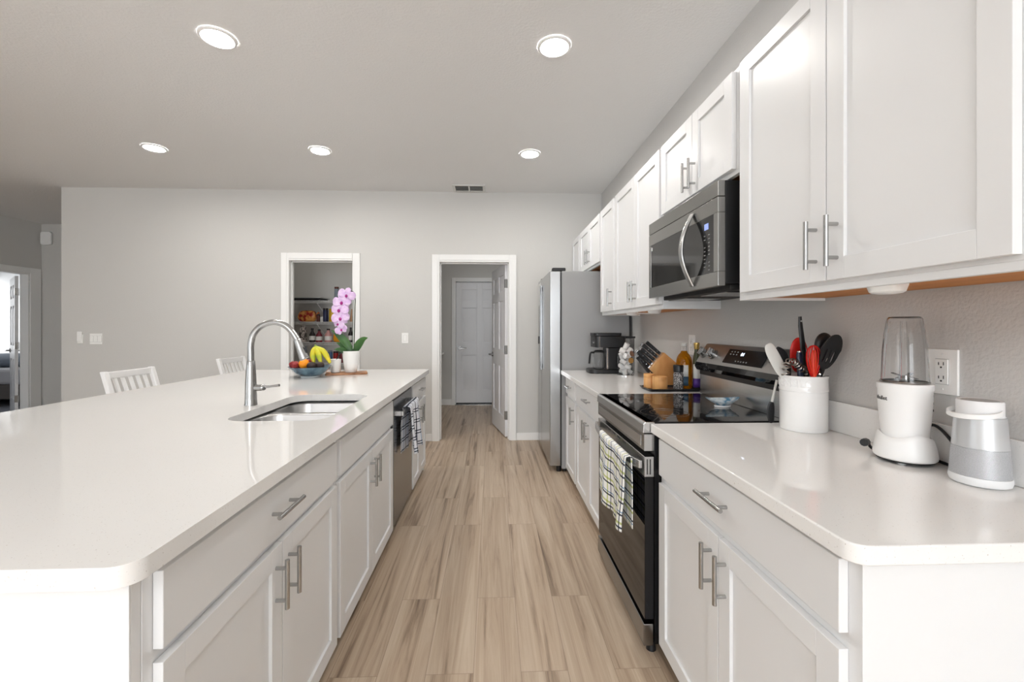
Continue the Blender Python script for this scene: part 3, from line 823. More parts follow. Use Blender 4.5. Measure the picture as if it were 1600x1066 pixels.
# ------------------------------------------------------------------ dishwasher
r = thing('dishwasher', 'stainless dishwasher set into the island beside the sink cabinet', 'dishwasher', (-0.9, 2.97, 0))
part('tub', MB().box(-0.625, -1.18, 2.672, 3.278, 0.05, 0.872), 'black', r)
dd = part('door', MB().box(-0.603, -0.625, 2.676, 3.274, 0.07, 0.845), 'dw_steel', r, bevel=0.003)
part('control_strip', MB().box(-0.607, -0.625, 2.676, 3.274, 0.846, 0.868), 'black_glass', r)
hm = MB().box(-0.548, -0.562, 2.70, 3.25, 0.745, 0.775)
for y in (2.712, 3.238): hm.box(-0.562, -0.604, y - 0.012, y + 0.012, 0.745, 0.775)
part('handle', hm, 'steel', dd, bevel=0.003)
part('toe_panel', MB().box(-0.66, -0.68, 2.672, 3.278, 0, 0.05), 'black', r)

# ------------------------------------------------------------------ sink and faucet
r = thing('sink', 'undermount stainless sink with two bowls set into the island', 'sink', ((SX0 + SX1) / 2, 2.14, 0.66))
YD = 2.19
def bowl_m(y0, y1):
    m = MB(); rings = []
    for dx, z, rr in ((0.0, 0.868, 0.085), (0.004, 0.86, 0.085), (0.012, 0.75, 0.08), (0.03, 0.70, 0.07), (0.07, 0.683, 0.05), (0.13, 0.68, 0.02)):
        rings.append([(p[0], p[1], z) for p in rrect(SX0 - 0.012 + dx, SX1 + 0.012 - dx, y0 + dx, y1 - dx, rr, 8)])
    return m.loft(rings, False, True)
b1 = (SY0 - 0.012, YD - 0.012); b2 = (YD + 0.012, SY1 + 0.012)
part('bowl', bowl_m(*b1), 'sink', r, solid=0.0015)
part('bowl', bowl_m(*b2), 'sink', r, solid=0.0015)
part('rim', MB().plate(rrect(SX0 - 0.03, SX1 + 0.03, SY0 - 0.03, SY1 + 0.03, 0.09, 8),
     [rrect(SX0 - 0.012, SX1 + 0.012, b1[0], b1[1], 0.085, 8), rrect(SX0 - 0.012, SX1 + 0.012, b2[0], b2[1], 0.085, 8)], 0.866, 0.869), 'sink', r)
for b in (b1, b2):
    part('drain', MB().lathe([(0.04, 0.6815), (0.043, 0.684), (0.03, 0.6835), (0.028, 0.682)], (SX0 + SX1) / 2, (b[0] + b[1]) / 2, 24), 'chrome', r)

FX, FY = -1.178, 2.16
r = thing('faucet', 'tall brushed nickel gooseneck faucet beside the island sink', 'faucet', (FX, FY, 0.915))
part('body', MB().lathe([(0.0285, 0.9155), (0.0285, 0.920), (0.0272, 0.924), (0.0268, 0.95), (0.025, 1.02), (0.0205, 1.10), (0.0183, 1.13), (0.0165, 1.133)], FX, FY, 36), 'nickel', r)
def spline(pts, n):
    out = []; P = [Vector(p) for p in pts]; P = [2 * P[0] - P[1]] + P + [2 * P[-1] - P[-2]]
    for i in range(1, len(P) - 2):
        for k in range(n):
            t = k / n
            out.append(0.5 * ((2 * P[i]) + (P[i + 1] - P[i - 1]) * t + (2 * P[i - 1] - 5 * P[i] + 4 * P[i + 1] - P[i + 2]) * t * t + (-P[i - 1] + 3 * P[i] - 3 * P[i + 1] + P[i + 2]) * t ** 3))
    out.append(P[-2]); return out
arch = spline([(-1.178, FY, 1.125), (-1.178, FY, 1.165), (-1.178, FY, 1.21), (-1.165, FY, 1.262), (-1.128, FY, 1.302), (-1.070, FY, 1.320), (-1.020, FY, 1.308), (-0.985, FY, 1.278), (-0.957, FY, 1.236)], 6)
part('spout', MB().tube(arch, 0.0149, 20), 'nickel', r)
sh = part('spray_head', MB().tube([(-0.957, FY, 1.236), (-0.9555, FY, 1.232), (-0.944, FY, 1.200), (-0.925, FY, 1.150), (-0.921, FY, 1.141), (-0.920, FY, 1.139)], [0.0152, 0.0168, 0.0182, 0.0218, 0.0222, 0.019], 24), 'nickel', r)
part('spray_button', MB().box(-0.919, -0.909, FY - 0.006, FY + 0.006, 1.168, 1.205), 'black', sh, bevel=0.002)
lv = part('lever_hub', MB().cyl((FX + 0.02, FY, 1.0), (FX + 0.055, FY, 1.0), 0.016, n=20).ball((FX + 0.055, FY, 1.0), 0.0165), 'nickel', r)
part('lever', MB().tube([(FX + 0.06, FY, 1.003), (FX + 0.09, FY, 1.006), (FX + 0.138, FY - 0.004, 1.012)], [0.007, 0.0055, 0.0065], 12), 'nickel', lv)

# ------------------------------------------------------------------ towels
def towel(name, xbar, d, y0, y1, ztop, zf, zb, material, label, thick=0.016, wave=0.010, drop=None, back=0.0):
    """hangs over a bar: front sheet on side d, short back sheet on the other"""
    L1, L2 = ztop - zf, ztop - zb
    tot = L1 + L2 + 2 * thick
    def fn(u, v):
        s = v * tot; y = y0 + (y1 - y0) * u
        w = wave * math.sin(u * PI * 3.3 + 0.6) + wave * 0.5 * math.sin(u * PI * 7.1 + v)
        if s < L1:
            k = 1 - s / L1
            fall = 1 - s / L1
            yy = y + (y - (y0 + y1) / 2) * -0.05 * k + 0.006 * math.sin(s * 30 + u * 5)
            zz = zf + s - (drop(u) * k if drop else 0)
            return (xbar + d * (thick + (w + wave) * (0.25 + 0.75 * fall)), yy, zz)
        if s < L1 + 2 * thick:
            a = (s - L1) / (2 * thick) * PI
            return (xbar + d * (thick * math.cos(a) + 0.25 * (w + wave) * max(math.cos(a), 0)), y, ztop + thick * 0.7 * math.sin(a))
        q = s - L1 - 2 * thick
        return (xbar - d * (thick * 0.8 + back * (w + wave) * min(1, q / 0.1)), y, ztop - q)
    m = MB().grid(fn, 48, 60, lambda u, v: (u * (y1 - y0), v * tot))
    return single(name, m, material, label, 'towel', solid=0.003, angle=180)
towel('kitchen_towel', 0.562, -1, 1.745, 2.20, 0.762, 0.452, 0.47, 'towel_green', 'white towel with navy and green plaid on the oven door handle', 0.0105, 0.013, drop=lambda u: -0.06 * max(0, (u - 0.55)) / 0.45, back=0.12)
towel('kitchen_towel', -0.555, 1, 2.80, 3.17, 0.775, 0.478, 0.485, 'towel_blue', 'white towel with blue plaid on the dishwasher handle', 0.020, 0.022, back=0.3)

# ------------------------------------------------------------------ bar stools behind the island
def stool(y, label):
    r = thing('bar_stool', label, 'stool', (-2.40, y, 0), 'white bar stools along the island')
    x = -2.40
    for s in (-1, 1):
        yy = y + s * 0.205
        part('back_post', MB().loft([[(x - 0.175 - dx + a, yy + b, z) for a, b in ((-0.016, -0.02), (0.016, -0.02), (0.016, 0.02), (-0.016, 0.02))] for dx, z in ((0.05, 0.0), (0.0, 0.30), (0.0, 0.62), (0.04, 0.82), (0.088, 0.99))]), 'white_wood', r, bevel=0.006)
        part('front_leg', MB().loft([[(x + 0.175 + a, yy + b, z) for a, b in ((-0.018, -0.018), (0.018, -0.018), (0.018, 0.018), (-0.018, 0.018))] for z in (0, 0.60)]), 'white_wood', r, bevel=0.004)
        part('side_stretcher', MB().box(x - 0.165, x + 0.16, yy - 0.01, yy + 0.01, 0.22, 0.25), 'white_wood', r, bevel=0.003)
    part('seat', MB().prism(rrect(x - 0.18, x + 0.20, y - 0.225, y + 0.225, 0.04), 'z', 0.60, 0.632), 'white_wood', r, bevel=0.006)
    part('top_rail', MB().box(x - 0.274, x - 0.245, y - 0.186, y + 0.186, 0.938, 0.985), 'white_wood', r, bevel=0.004)
    part('lower_rail', MB().box(x - 0.212, x - 0.188, y - 0.186, y + 0.186, 0.70, 0.735), 'white_wood', r, bevel=0.004)
    for k in range(5):
        ys = y - 0.13 + k * 0.065
        part('slat', MB().loft([[(xx + a, ys + b, z) for a, b in ((-0.006, -0.013), (0.006, -0.013), (0.006, 0.013), (-0.006, 0.013))] for xx, z in ((x - 0.20, 0.734), (x - 0.225, 0.84), (x - 0.258, 0.94))]), 'white_wood', r)
    part('footrest', MB().box(x + 0.16, x + 0.185, y - 0.187, y + 0.187, 0.18, 0.215), 'white_wood', r, bevel=0.003)
stool(3.28, 'white slat-back bar stool at the near end, beside the switches on the wall')
stool(4.52, 'white slat-back bar stool at the far end, seen behind the faucet')

# ------------------------------------------------------------------ ceiling lights and vent
def can_light(x, y, label, group='recessed ceiling lights over the island and aisle'):
    r = thing('ceiling_light', label, 'light', (x, y, ZC - 0.012), group)
    part('trim_ring', MB().loft([[(x + q * math.cos(a), y + q * math.sin(a), z) for a in [2 * PI * k / 40 for k in range(40)]] for q, z in ((0.092, ZC - 0.0005), (0.090, ZC - 0.008), (0.078, ZC - 0.012), (0.069, ZC - 0.006))], False, False), 'trim', r)
    part('lens', MB().lathe([(0.0685, ZC - 0.0065), (0.069, ZC - 0.002)], x, y, 36), 'lens', r)
can_light(-1.464, 2.367, 'large round recessed light overhead, above the near half of the island')
can_light(0.342, 2.367, 'large round recessed light overhead, above the aisle by the microwave')
can_light(-2.907, 3.838, 'round recessed light near the far wall, above the end by the stools')
can_light(-1.502, 3.838, 'round recessed light near the far wall, above the fruit bowl')
can_light(0.336, 3.838, 'round recessed light near the far wall, in front of the refrigerator')
r = thing('ceiling_vent', 'white louvred air vent in the ceiling near the laundry doorway', 'vent', (-0.255, 4.81, ZC - 0.012))
VX0, VX1, VY0, VY1 = -0.435, -0.075, 4.69, 4.925
m = MB().box(VX0, VX1, VY0, VY0 + 0.03, ZC - 0.012, ZC).box(VX0, VX1, VY1 - 0.03, VY1, ZC - 0.012, ZC)
m.box(VX0, VX0 + 0.03, VY0 + 0.03, VY1 - 0.03, ZC - 0.012, ZC).box(VX1 - 0.03, VX1, VY0 + 0.03, VY1 - 0.03, ZC - 0.012, ZC).box(-0.262, -0.248, VY0 + 0.03, VY1 - 0.03, ZC - 0.012, ZC)
part('vent_frame', m, 'vent', r, bevel=0.002)
part('vent_backing', MB().box(VX0 + 0.03, VX1 - 0.03, VY0 + 0.03, VY1 - 0.03, ZC - 0.002, ZC - 0.0005), 'vent_dark', r)
m = MB()
for xa, xb in ((VX0 + 0.03, -0.262), (-0.248, VX1 - 0.03)):
    for k in range(4):
        y = VY0 + 0.055 + k * 0.04
        m.loft([[(xx, y, ZC - 0.012), (xx, y + 0.02, ZC - 0.003), (xx, y + 0.022, ZC - 0.004), (xx, y + 0.002, ZC - 0.013)] for xx in (xa, xb)])
part('louvre', m, 'vent', r)

# ------------------------------------------------------------------ switches, outlets, wall devices
def plate_y(name, label, cat, xc, zc, w, h, rockers, y=YF):
    r = thing(name, label, cat, (xc, y, zc - h / 2))
    part('plate', MB().box(xc - w / 2, xc + w / 2, y - 0.006, y - 0.0002, zc - h / 2, zc + h / 2), 'plate', r, bevel=0.002)
    for x in rockers:
        part('seam', MB().box(xc + x - 0.019, xc + x + 0.019, y - 0.0068, y - 0.0055, zc - 0.036, zc + 0.036), 'seam', r)
        part('rocker', MB().box(xc + x - 0.017, xc + x + 0.017, y - 0.0105, y - 0.0065, zc - 0.034, zc + 0.034), 'plate', r, bevel=0.002)
    return r
plate_y('light_switch', 'white single rocker switch between the pantry and the laundry doorway', 'light switch', -0.99, 1.174, 0.075, 0.118, [0])
plate_y('light_switch', 'white triple rocker switch plate on the far wall behind the stools', 'light switch', -4.378, 1.168, 0.13, 0.118, [-0.044, 0, 0.044])
r = thing('wall_remote', 'small white remote in a holder beside the triple switch', 'remote control', (-4.542, YF, 1.12))
part('holder', MB().box(-4.572, -4.512, YF - 0.012, YF - 0.0002, 1.12, 1.22), 'plate', r, bevel=0.004)
part('remote', MB().box(-4.567, -4.517, YF - 0.022, YF - 0.012, 1.14, 1.25), 'white_plastic', r, bevel=0.005)
r = thing('door_chime', 'white rounded chime box high on the hall wall', 'door chime', (-6.63, 6.74, 2.52))
part('cover', MB().prism(rrect(-6.715, -6.565, 2.525, 2.725, 0.035), 'y', 6.69, 6.725), 'white_plastic', r, bevel=0.012)
part('back_plate', MB().box(-6.70, -6.58, 6.725, 6.7398, 2.54, 2.71), 'plate', r)
def outlet(yc, zc, label):
    r = thing('wall_outlet', label, 'outlet', (XW, yc, zc - 0.06))
    part('plate', MB().box(XW - 0.007, XW - 0.0002, yc - 0.04, yc + 0.04, zc - 0.063, zc + 0.063), 'plate', r, bevel=0.002)
    part('insert_seam', MB().box(XW - 0.0078, XW - 0.0065, yc - 0.0185, yc + 0.0185, zc - 0.036, zc + 0.036), 'seam', r)
    part('socket', MB().box(XW - 0.0105, XW - 0.0072, yc - 0.017, yc + 0.017, zc - 0.0345, zc + 0.0345), 'plate', r, bevel=0.001)
    m = MB()
    for dz in (-0.017, 0.021):
        m.box(XW - 0.0112, XW - 0.010, yc - 0.0075, yc - 0.0055, zc + dz - 0.003, zc + dz + 0.006)
        m.box(XW - 0.0112, XW - 0.010, yc + 0.0055, yc + 0.0075, zc + dz - 0.003, zc + dz + 0.005)
        m.cyl((XW - 0.0112, yc, zc + dz - 0.009), (XW - 0.010, yc, zc + dz - 0.009), 0.0025, n=10)
    part('slot', m, 'slot', r)
    m = MB()
    for dz in (-0.049, 0.049): m.cyl((XW - 0.0082, yc, zc + dz), (XW - 0.007, yc, zc + dz), 0.003, n=10)
    part('screw', m, 'trim', r)
outlet(1.159, 1.171, 'white wall outlet behind the blender and the speaker')
outlet(2.68, 1.185, 'white wall outlet behind the oil bottle')

# ------------------------------------------------------------------ island ornaments
bx, by = -1.394, 3.375
r = thing('fruit_bowl', 'wide blue-grey glazed bowl holding fruit on the island', 'bowl', (bx, by, 0.915))
part('bowl_wall', MB().lathe([(0.066, 0.925), (0.09, 0.936), (0.125, 0.963), (0.155, 0.994), (0.159, 0.997), (0.154, 0.997), (0.12, 0.968), (0.08, 0.944), (0.045, 0.938)], bx, by, 48), 'bowl', r)
part('foot', MB().lathe([(0.068, 0.9152), (0.07, 0.926), (0.05, 0.926)], bx, by, 36), 'bowl_foot', r)
def fruit(name, label, cat, x, y, z, rr, material, sy=1, sz=1, stem=False, group=None):
    if stem:
        r = thing(name, label, cat, (x, y, z - rr), group)
        m = MB(); prof = []
        for k in range(15):
            a = -PI / 2 + PI * k / 14
            prof.append((rr * math.cos(a) * (1.06 if a > 0 else 0.98), z + rr * 0.9 * math.sin(a) - (0.012 * math.exp(-((math.cos(a)) / 0.3) ** 2) if a > 0 else 0)))
        part('flesh', m.lathe(prof, x, y, 24), material, r)
        part('stem', MB().cyl((x, y, z + rr * 0.7), (x + 0.004, y, z + rr * 1.08), 0.0018, n=8), 'p_brown', r)
        return r
    m = MB().ball((x, y, z), rr, rr * sy, rr * sz)
    return single(name, m, material, label, cat, group)
fruit('apple', 'mottled red apple at the rim of the blue bowl, farthest from the bananas', 'apple', bx - 0.104, by - 0.042, 1.010, 0.036, 'apple', stem=True)
fruit('apple', 'red apple at the back of the blue bowl, behind the orange', 'apple', bx - 0.045, by + 0.055, 1.018, 0.038, 'apple', stem=True)
fruit('apple', 'dark red apple low in the blue bowl beside the mottled apple', 'apple', bx - 0.06, by + 0.0, 0.988, 0.034, 'apple', stem=True)
fruit('orange', 'bright round orange in the middle of the blue bowl', 'orange', bx - 0.024, by - 0.055, 1.020, 0.038, 'orange')
fruit('avocado', 'dark avocado lying between the orange and the bananas', 'avocado', bx + 0.040, by - 0.075, 1.008, 0.036, 'avocado', 0.85, 0.8)
fruit('avocado', 'dark avocado tucked under the tips of the bananas', 'avocado', bx + 0.092, by - 0.05, 1.008, 0.032, 'avocado', 0.9, 0.85)
r = thing('banana_bunch', 'bunch of green-tipped yellow bananas standing in the fruit bowl', 'bananas', (bx + 0.06, by + 0.02, 0.97))
tops = (bx + 0.028, by + 0.03, 1.150)
for k, (mx, my, mz, ex, ey, ez) in enumerate(((0.018, 0.0, 1.09, 0.035, -0.02, 1.02), (0.062, -0.005, 1.095, 0.092, -0.03, 1.018), (0.098, 0.012, 1.105, 0.152, -0.012, 1.022), (0.085, 0.05, 1.10, 0.13, 0.055, 1.02))):
    p = spline([tops, ((tops[0] * 0.55 + (bx + mx) * 0.45), by + 0.02, 1.127), (bx + mx, by + my, mz), (bx + ex, by + ey, ez)], 6)
    n = len(p)
    part('banana', MB().tube(p, [0.006 + 0.0145 * min(1, (i / n) * 3.2) * (1 if i < n - 4 else (n - i) / 5) for i in range(n)], 16), 'banana', r, angle=80)
part('stem', MB().cyl((tops[0], tops[1], 1.14), (tops[0] - 0.004, tops[1], 1.163), 0.009, 0.007, n=10), 'banana_tip', r)

ox, oy = -1.152, 3.575
single('serving_board', MB().loft([[(p[0] * 0.955 - p[1] * 0.295 + (-1.185), p[0] * 0.295 + p[1] * 0.955 + 3.575, z) for p in rrect(-0.16, 0.16, -0.085, 0.085, 0.02)] for z in (0.9152, 0.930)]), 'board',
       'low wooden board under the orchid pot', 'board', bevel=0.003)
r = thing('orchid', 'potted orchid with lilac flowers cascading over a white pot', 'plant', (ox, oy, 0.9305))
part('pot', MB().lathe([(0.042, 0.931), (0.046, 0.935), (0.058, 1.0), (0.065, 1.07), (0.066, 1.104), (0.0625, 1.104), (0.060, 1.08), (0.03, 1.075)], ox, oy, 40), 'white_gloss', r)
part('bark', MB().lathe([(0.062, 1.07), (0.062, 1.086), (0.03, 1.09)], ox, oy, 24), 'p_brown', r)
def leaf(pts, w, name='leaf'):
    P = spline(pts, 6); n = len(P) - 1
    def fn(u, v):
        k = min(int(u * n), n - 1); f = u * n - k
        c = P[k].lerp(P[k + 1], f); t = (P[min(k + 1, n)] - P[max(k - 1, 0)]).normalized()
        side = t.cross(Vector((0, -1, 0.35))).normalized()
        ww = w * (math.sin(PI * min(1, (u * 0.93 + 0.07)) ** 0.8) * 0.92 + 0.06)
        q = (v - 0.5) * 2
        return tuple(c + side * ww * q + side.cross(t) * 0.25 * ww * q * q)
    return part(name, MB().grid(fn, 18, 6), 'leaf', r, solid=0.002, angle=180)
leaf([(ox + 0.01, oy, 1.09), (ox - 0.035, oy - 0.01, 1.17), (ox - 0.09, oy - 0.03, 1.235), (ox - 0.14, oy - 0.05, 1.275)], 0.032)
leaf([(ox + 0.03, oy, 1.09), (ox + 0.065, oy - 0.01, 1.15), (ox + 0.11, oy - 0.03, 1.195), (ox + 0.15, oy - 0.05, 1.212)], 0.034)
leaf([(ox - 0.01, oy, 1.09), (ox - 0.05, oy + 0.02, 1.13), (ox - 0.09, oy + 0.03, 1.155), (ox - 0.13, oy + 0.04, 1.17)], 0.024)
leaf([(ox - 0.02, oy - 0.02, 1.09), (ox - 0.06, oy - 0.05, 1.115), (ox - 0.11, oy - 0.07, 1.12)], 0.022)
stem_pts = spline([(ox + 0.022, oy, 1.085), (ox + 0.028, oy, 1.25), (ox + 0.032, oy, 1.45), (ox + 0.034, oy, 1.53), (ox + 0.018, oy, 1.585), (ox - 0.02, oy - 0.015, 1.585), (ox - 0.05, oy - 0.02, 1.52), (ox - 0.06, oy - 0.02, 1.42), (ox - 0.05, oy - 0.02, 1.33)], 6)
part('flower_stem', MB().tube(stem_pts, 0.0042, 8), 'stem', r)
part('support_stake', MB().cyl((ox + 0.012, oy, 1.08), (ox + 0.020, oy, 1.575), 0.003, n=8), 'stem', r)
def flower(x, z, s, tilt, roll):
    c = Vector((x, oy - 0.035, z))
    R = Matrix.Rotation(roll, 3, 'Y') @ Matrix.Rotation(tilt, 3, 'Z')
    m = MB()
    for a, L, W in ((PI / 2, 0.88, 0.62), (PI * 1.24, 0.85, 0.55), (-PI * 0.24, 0.85, 0.55), (0.15, 1.0, 1.0), (PI - 0.15, 1.0, 1.0)):
        def fn(u, v, a=a, L=L, W=W):
            q = (v - 0.5) * 2
            w = W * math.sqrt(max(1 - (2 * (0.04 + 0.955 * u) - 1) ** 2, 0)) * (0.55 + 0.45 * u)
            loc = Vector((math.cos(a) * L * u - math.sin(a) * q * w * 0.62, -0.12 - 0.10 * math.sin(u * PI) + 0.22 * u * u, math.sin(a) * L * u + math.cos(a) * q * w * 0.62)) * s
            return tuple(c + R @ loc)
        m.grid(fn, 8, 6)
    o = part('flower', m, 'petal', r, solid=0.0008, angle=180)
    lm = MB().ball(tuple(c + R @ Vector((0, -0.26 * s, -0.12 * s))), 0.16 * s, 0.16 * s, 0.19 * s, 10, 8)
    part('lip', lm, 'lip', o)
for x, z, s, t, ro in ((0.0, 1.565, 0.076, 0.25, 0.3), (-0.038, 1.507, 0.082, 0.05, -0.1), (-0.055, 1.445, 0.080, -0.1, 0.1), (-0.050, 1.378, 0.078, 0.15, -0.15), (-0.062, 1.33, 0.056, -0.3, 0.5), (-0.045, 1.285, 0.055, 0.3, -0.5)):
    flower(ox + x - 0.022, z - 0.008, s * 0.92, t, ro)
for x, z in ((-0.105, 1.438), (-0.085, 1.56)):
    part('bud', MB().ball((ox + x, oy - 0.01, z), 0.018, 0.014, 0.024, 10, 8), 'petal_pale', r)
r = thing('white_jar', 'small white lidded jar beside the orchid pot on the wooden board', 'jar', (-1.275, 3.60, 0.9305))
part('jar_body', MB().lathe([(0.032, 0.931), (0.036, 0.934), (0.044, 1.0), (0.0445, 1.038), (0.041, 1.038), (0.03, 1.03)], -1.27, 3.56, 32), 'white_gloss', r)
part('scoop', MB().tube([(-1.27, 3.56, 1.02), (-1.248, 3.56, 1.06), (-1.235, 3.558, 1.085)], 0.004, 8).ball((-1.233, 3.556, 1.096), 0.017), 'black', r)

# ------------------------------------------------------------------ things on the counter by the range
TY = 2.60
r = thing('tray', 'shallow black rectangular tray beside the range', 'tray', (1.07, TY, 0.9155))
m = MB().loft([[(p[0], p[1], z) for p in rrect(a, b, c, d, 0.015)] for a, b, c, d, z in ((0.935, 1.235, 2.515, 2.675, 0.9158), (0.922, 1.246, 2.502, 2.688, 0.931), (0.927, 1.241, 2.507, 2.683, 0.931), (0.94, 1.23, 2.52, 2.67, 0.9205))])
part('tray_body', m, 'black', r)
ZT = 0.921
def cellar(x, y, rr, h, label):
    r = thing('salt_cellar', label, 'salt cellar', (x, y, ZT))
    part('pot', MB().lathe([(rr * 0.96, ZT), (rr, ZT + 0.004), (rr, ZT + h * 0.72), (rr * 0.985, ZT + h * 0.73)], x, y, 36), 'oak', r)
    part('lid', MB().lathe([(rr * 0.985, ZT + h * 0.735), (rr, ZT + h * 0.745), (rr, ZT + h * 0.98), (rr * 0.96, ZT + h)], x, y, 36), 'oak', r)
cellar(1.012, 2.572, 0.044, 0.078, 'round bamboo salt cellar in front on the black tray')
cellar(0.972, 2.640, 0.033, 0.088, 'bamboo salt cellar partly hidden behind the front one')
r = thing('pepper_jar', 'small glass jar of peppercorns with black lid on the tray', 'jar', (1.126, 2.572, ZT))
part('jar_glass', MB().lathe([(0.026, ZT), (0.029, ZT + 0.004), (0.029, ZT + 0.09), (0.025, ZT + 0.10), (0.025, ZT + 0.104)], 1.126, 2.572, 32), 'pepper', r, label='glass filled with mixed peppercorns')
part('lid', MB().lathe([(0.025, ZT + 0.1045), (0.028, ZT + 0.106), (0.030, ZT + 0.142), (0.028, ZT + 0.146)], 1.126, 2.572, 32), 'black', r)
r = thing('oil_bottle', 'clear bottle of golden olive oil with square label on the tray', 'bottle', (1.184, 2.622, ZT))
part('bottle', MB().lathe([(0.042, ZT), (0.046, ZT + 0.006), (0.047, ZT + 0.152), (0.0455, ZT + 0.172), (0.041, ZT + 0.190), (0.032, ZT + 0.206), (0.022, ZT + 0.217), (0.0172, ZT + 0.23)], 1.184, 2.622, 40), 'oil', r)
part('neck', MB().lathe([(0.017, ZT + 0.2305), (0.016, ZT + 0.25), (0.016, ZT + 0.256)], 1.184, 2.622, 24), 'glass', r)
part('cap', MB().lathe([(0.0165, ZT + 0.2565), (0.019, ZT + 0.258), (0.019, ZT + 0.276), (0.017, ZT + 0.278)], 1.184, 2.622, 24), 'pale_grey', r)
def arc_label(cx, cy, rr, a0, a1, z0, z1, material, parent, name):
    n = 10
    m = MB().grid(lambda u, v: (cx + rr * math.cos(a0 + (a1 - a0) * u), cy + rr * math.sin(a0 + (a1 - a0) * u), z0 + (z1 - z0) * v), n, 1)
    return part(name, m, material, parent, solid=0.0006, angle=180)
arc_label(1.184, 2.622, 0.0478, -2.35, -1.45, ZT + 0.075, ZT + 0.145, 'label_white', r, 'label_upper')
arc_label(1.184, 2.622, 0.0478, -2.35, -1.45, ZT + 0.02, ZT + 0.0745, 'label_blue', r, 'label_lower')
r = thing('vinegar_bottle', 'slim bottle with gold cap and purple label behind the oil', 'bottle', (1.212, 2.60, ZT))
vx, vy = 1.226, 2.545
r.location = (vx, vy, 0.9155)
VZ = 0.0
part('bottle', MB().lathe([(0.019, 0.932), (0.022, 0.936), (0.022, 1.08), (0.019, 1.12), (0.0125, 1.15), (0.0125, 1.163)], vx, vy, 28), 'green_glass', r)
part('cap', MB().lathe([(0.0135, 1.1635), (0.014, 1.166), (0.0165, 1.192), (0.0165, 1.203), (0.014, 1.204)], vx, vy, 24), 'gold', r)
arc_label(vx, vy, 0.0226, -3.0, -0.1, 0.99, 1.075, 'label_white', r, 'label_upper')
arc_label(vx, vy, 0.0226, -3.0, -0.1, 0.936, 0.9895, 'purple', r, 'label_lower')

# knife block, tilted toward the aisle
KY0, KY1 = 2.715, 2.835
r = thing('knife_block', 'tilted light-wood knife block behind the black tray', 'knife block', (1.08, 2.765, 0.9155))
A, B = Vector((1.005, 1.025)), Vector((1.098, 1.135))
part('block', MB().prism([(1.005, 1.025), (1.098, 1.135), (1.185, 1.062), (1.185, 0.916), (1.09, 0.916)], 'y', KY0, KY1), 'oak', r, bevel=0.003)
ab = (B - A).normalized(); out = Vector((-ab.y, ab.x))
klab = ['at the top edge of the wooden block', 'just below the topmost handle', 'in the middle of the block', 'below the middle of the block', 'lowest in the wooden block']
n_k = 0
for row, yy in enumerate((KY0 + 0.028, KY0 + 0.072, KY0 + 0.108)):
    for k in range((5, 4, 2)[row]):
        t = 0.13 + k * 0.185 + row * 0.05 if row else 0.11 + k * 0.19
        L = (0.105 if k == 0 else 0.122 + 0.008 * (k % 2)) - row * 0.006
        p = A + (B - A) * t
        where = ['row of the block nearest the range', 'middle row of the block', 'row of the block nearest the wall outlet'][row]
        ordn = ['lowest', 'second from the bottom', 'third from the bottom', 'fourth from the bottom', 'topmost'][k]
        kr = thing('kitchen_knife', 'black riveted knife handle, %s, %s' % (ordn, where), 'knife', (p.x, yy, p.y), 'knives in the wooden block')
        def strip(s0, s1, w0, w1, th):
            a_, b_ = p + out * s0, p + out * s1
            m = MB()
            m.loft([[(q.x + ab.x * w * sg, yy + th * sy, q.y + ab.y * w * sg) for sg, sy in ((-1, -1), (1, -1), (1, 1), (-1, 1))] for q, w in ((a_, w0), (b_, w1))])
            return m
        part('bolster', strip(0.0, 0.012, 0.010, 0.010, 0.007), 'chrome', kr, bevel=0.001)
        part('handle', strip(0.0122, L, 0.0095, 0.012, 0.0075), 'black', kr, bevel=0.003)
        part('end_cap', strip(L + 0.0002, L + 0.006, 0.0115, 0.0105, 0.0072), 'chrome', kr, bevel=0.001)
        rm = MB()
        for s in (0.035, 0.06, 0.085):
            q = p + out * s
            rm.cyl((q.x, yy - 0.0082, q.y), (q.x, yy + 0.0082, q.y), 0.0022, n=8)
        part('rivet', rm, 'chrome', kr)
p = A - ab * 0.02
kr = thing('kitchen_scissors', 'black looped scissor handle below the knives of the block', 'scissors', (p.x, KY0 + 0.03, p.y))
q = Vector((1.0, 1.01)); 
part('handle', MB().tube(spline([(1.012, KY0 - 0.006, 0.998), (0.985, KY0 - 0.006, 1.025), (0.945, KY0 - 0.006, 1.075), (0.918, KY0 - 0.006, 1.105)], 5), [0.013] * 6 + [0.012] * 5 + [0.009] * 5, 10), 'black', kr)
part('rivet', MB().cyl((0.999, KY0 - 0.022, 1.011), (0.999, KY0 - 0.015, 1.011), 0.004, n=10), 'chrome', kr)

# coffee maker (front faces the aisle)
r = thing('coffee_maker', 'black drip coffee maker with glass carafe beside the refrigerator', 'coffee maker', (0.98, 3.60, 0.9155))
CY0, CY1 = 3.50, 3.70
part('base', MB().prism(rrect(0.80, 1.10, CY0, CY1, 0.05), 'z', 0.9155, 0.95), 'black', r, bevel=0.006)
part('tower', MB().box(0.952, 1.10, CY0 + 0.01, CY1 - 0.01, 0.9505, 1.1295), 'black', r, bevel=0.006)
part('tower_strip', MB().box(0.941, 0.952, CY0 + 0.012, CY0 + 0.03, 0.955, 1.125), 'steel', r)
part('brew_head', MB().prism(rrect(0.845, 1.10, CY0, CY1, 0.03), 'z', 1.13, 1.222), 'black', r, bevel=0.004)
part('head_trim', MB().box(0.872, 0.884, CY0 - 0.001, CY1 + 0.001, 1.13, 1.222), 'steel_dark', r)
part('lid', MB().prism(rrect(0.838, 1.07, CY0 + 0.01, CY1 - 0.01, 0.03), 'z', 1.223, 1.25), 'black', r, bevel=0.004)
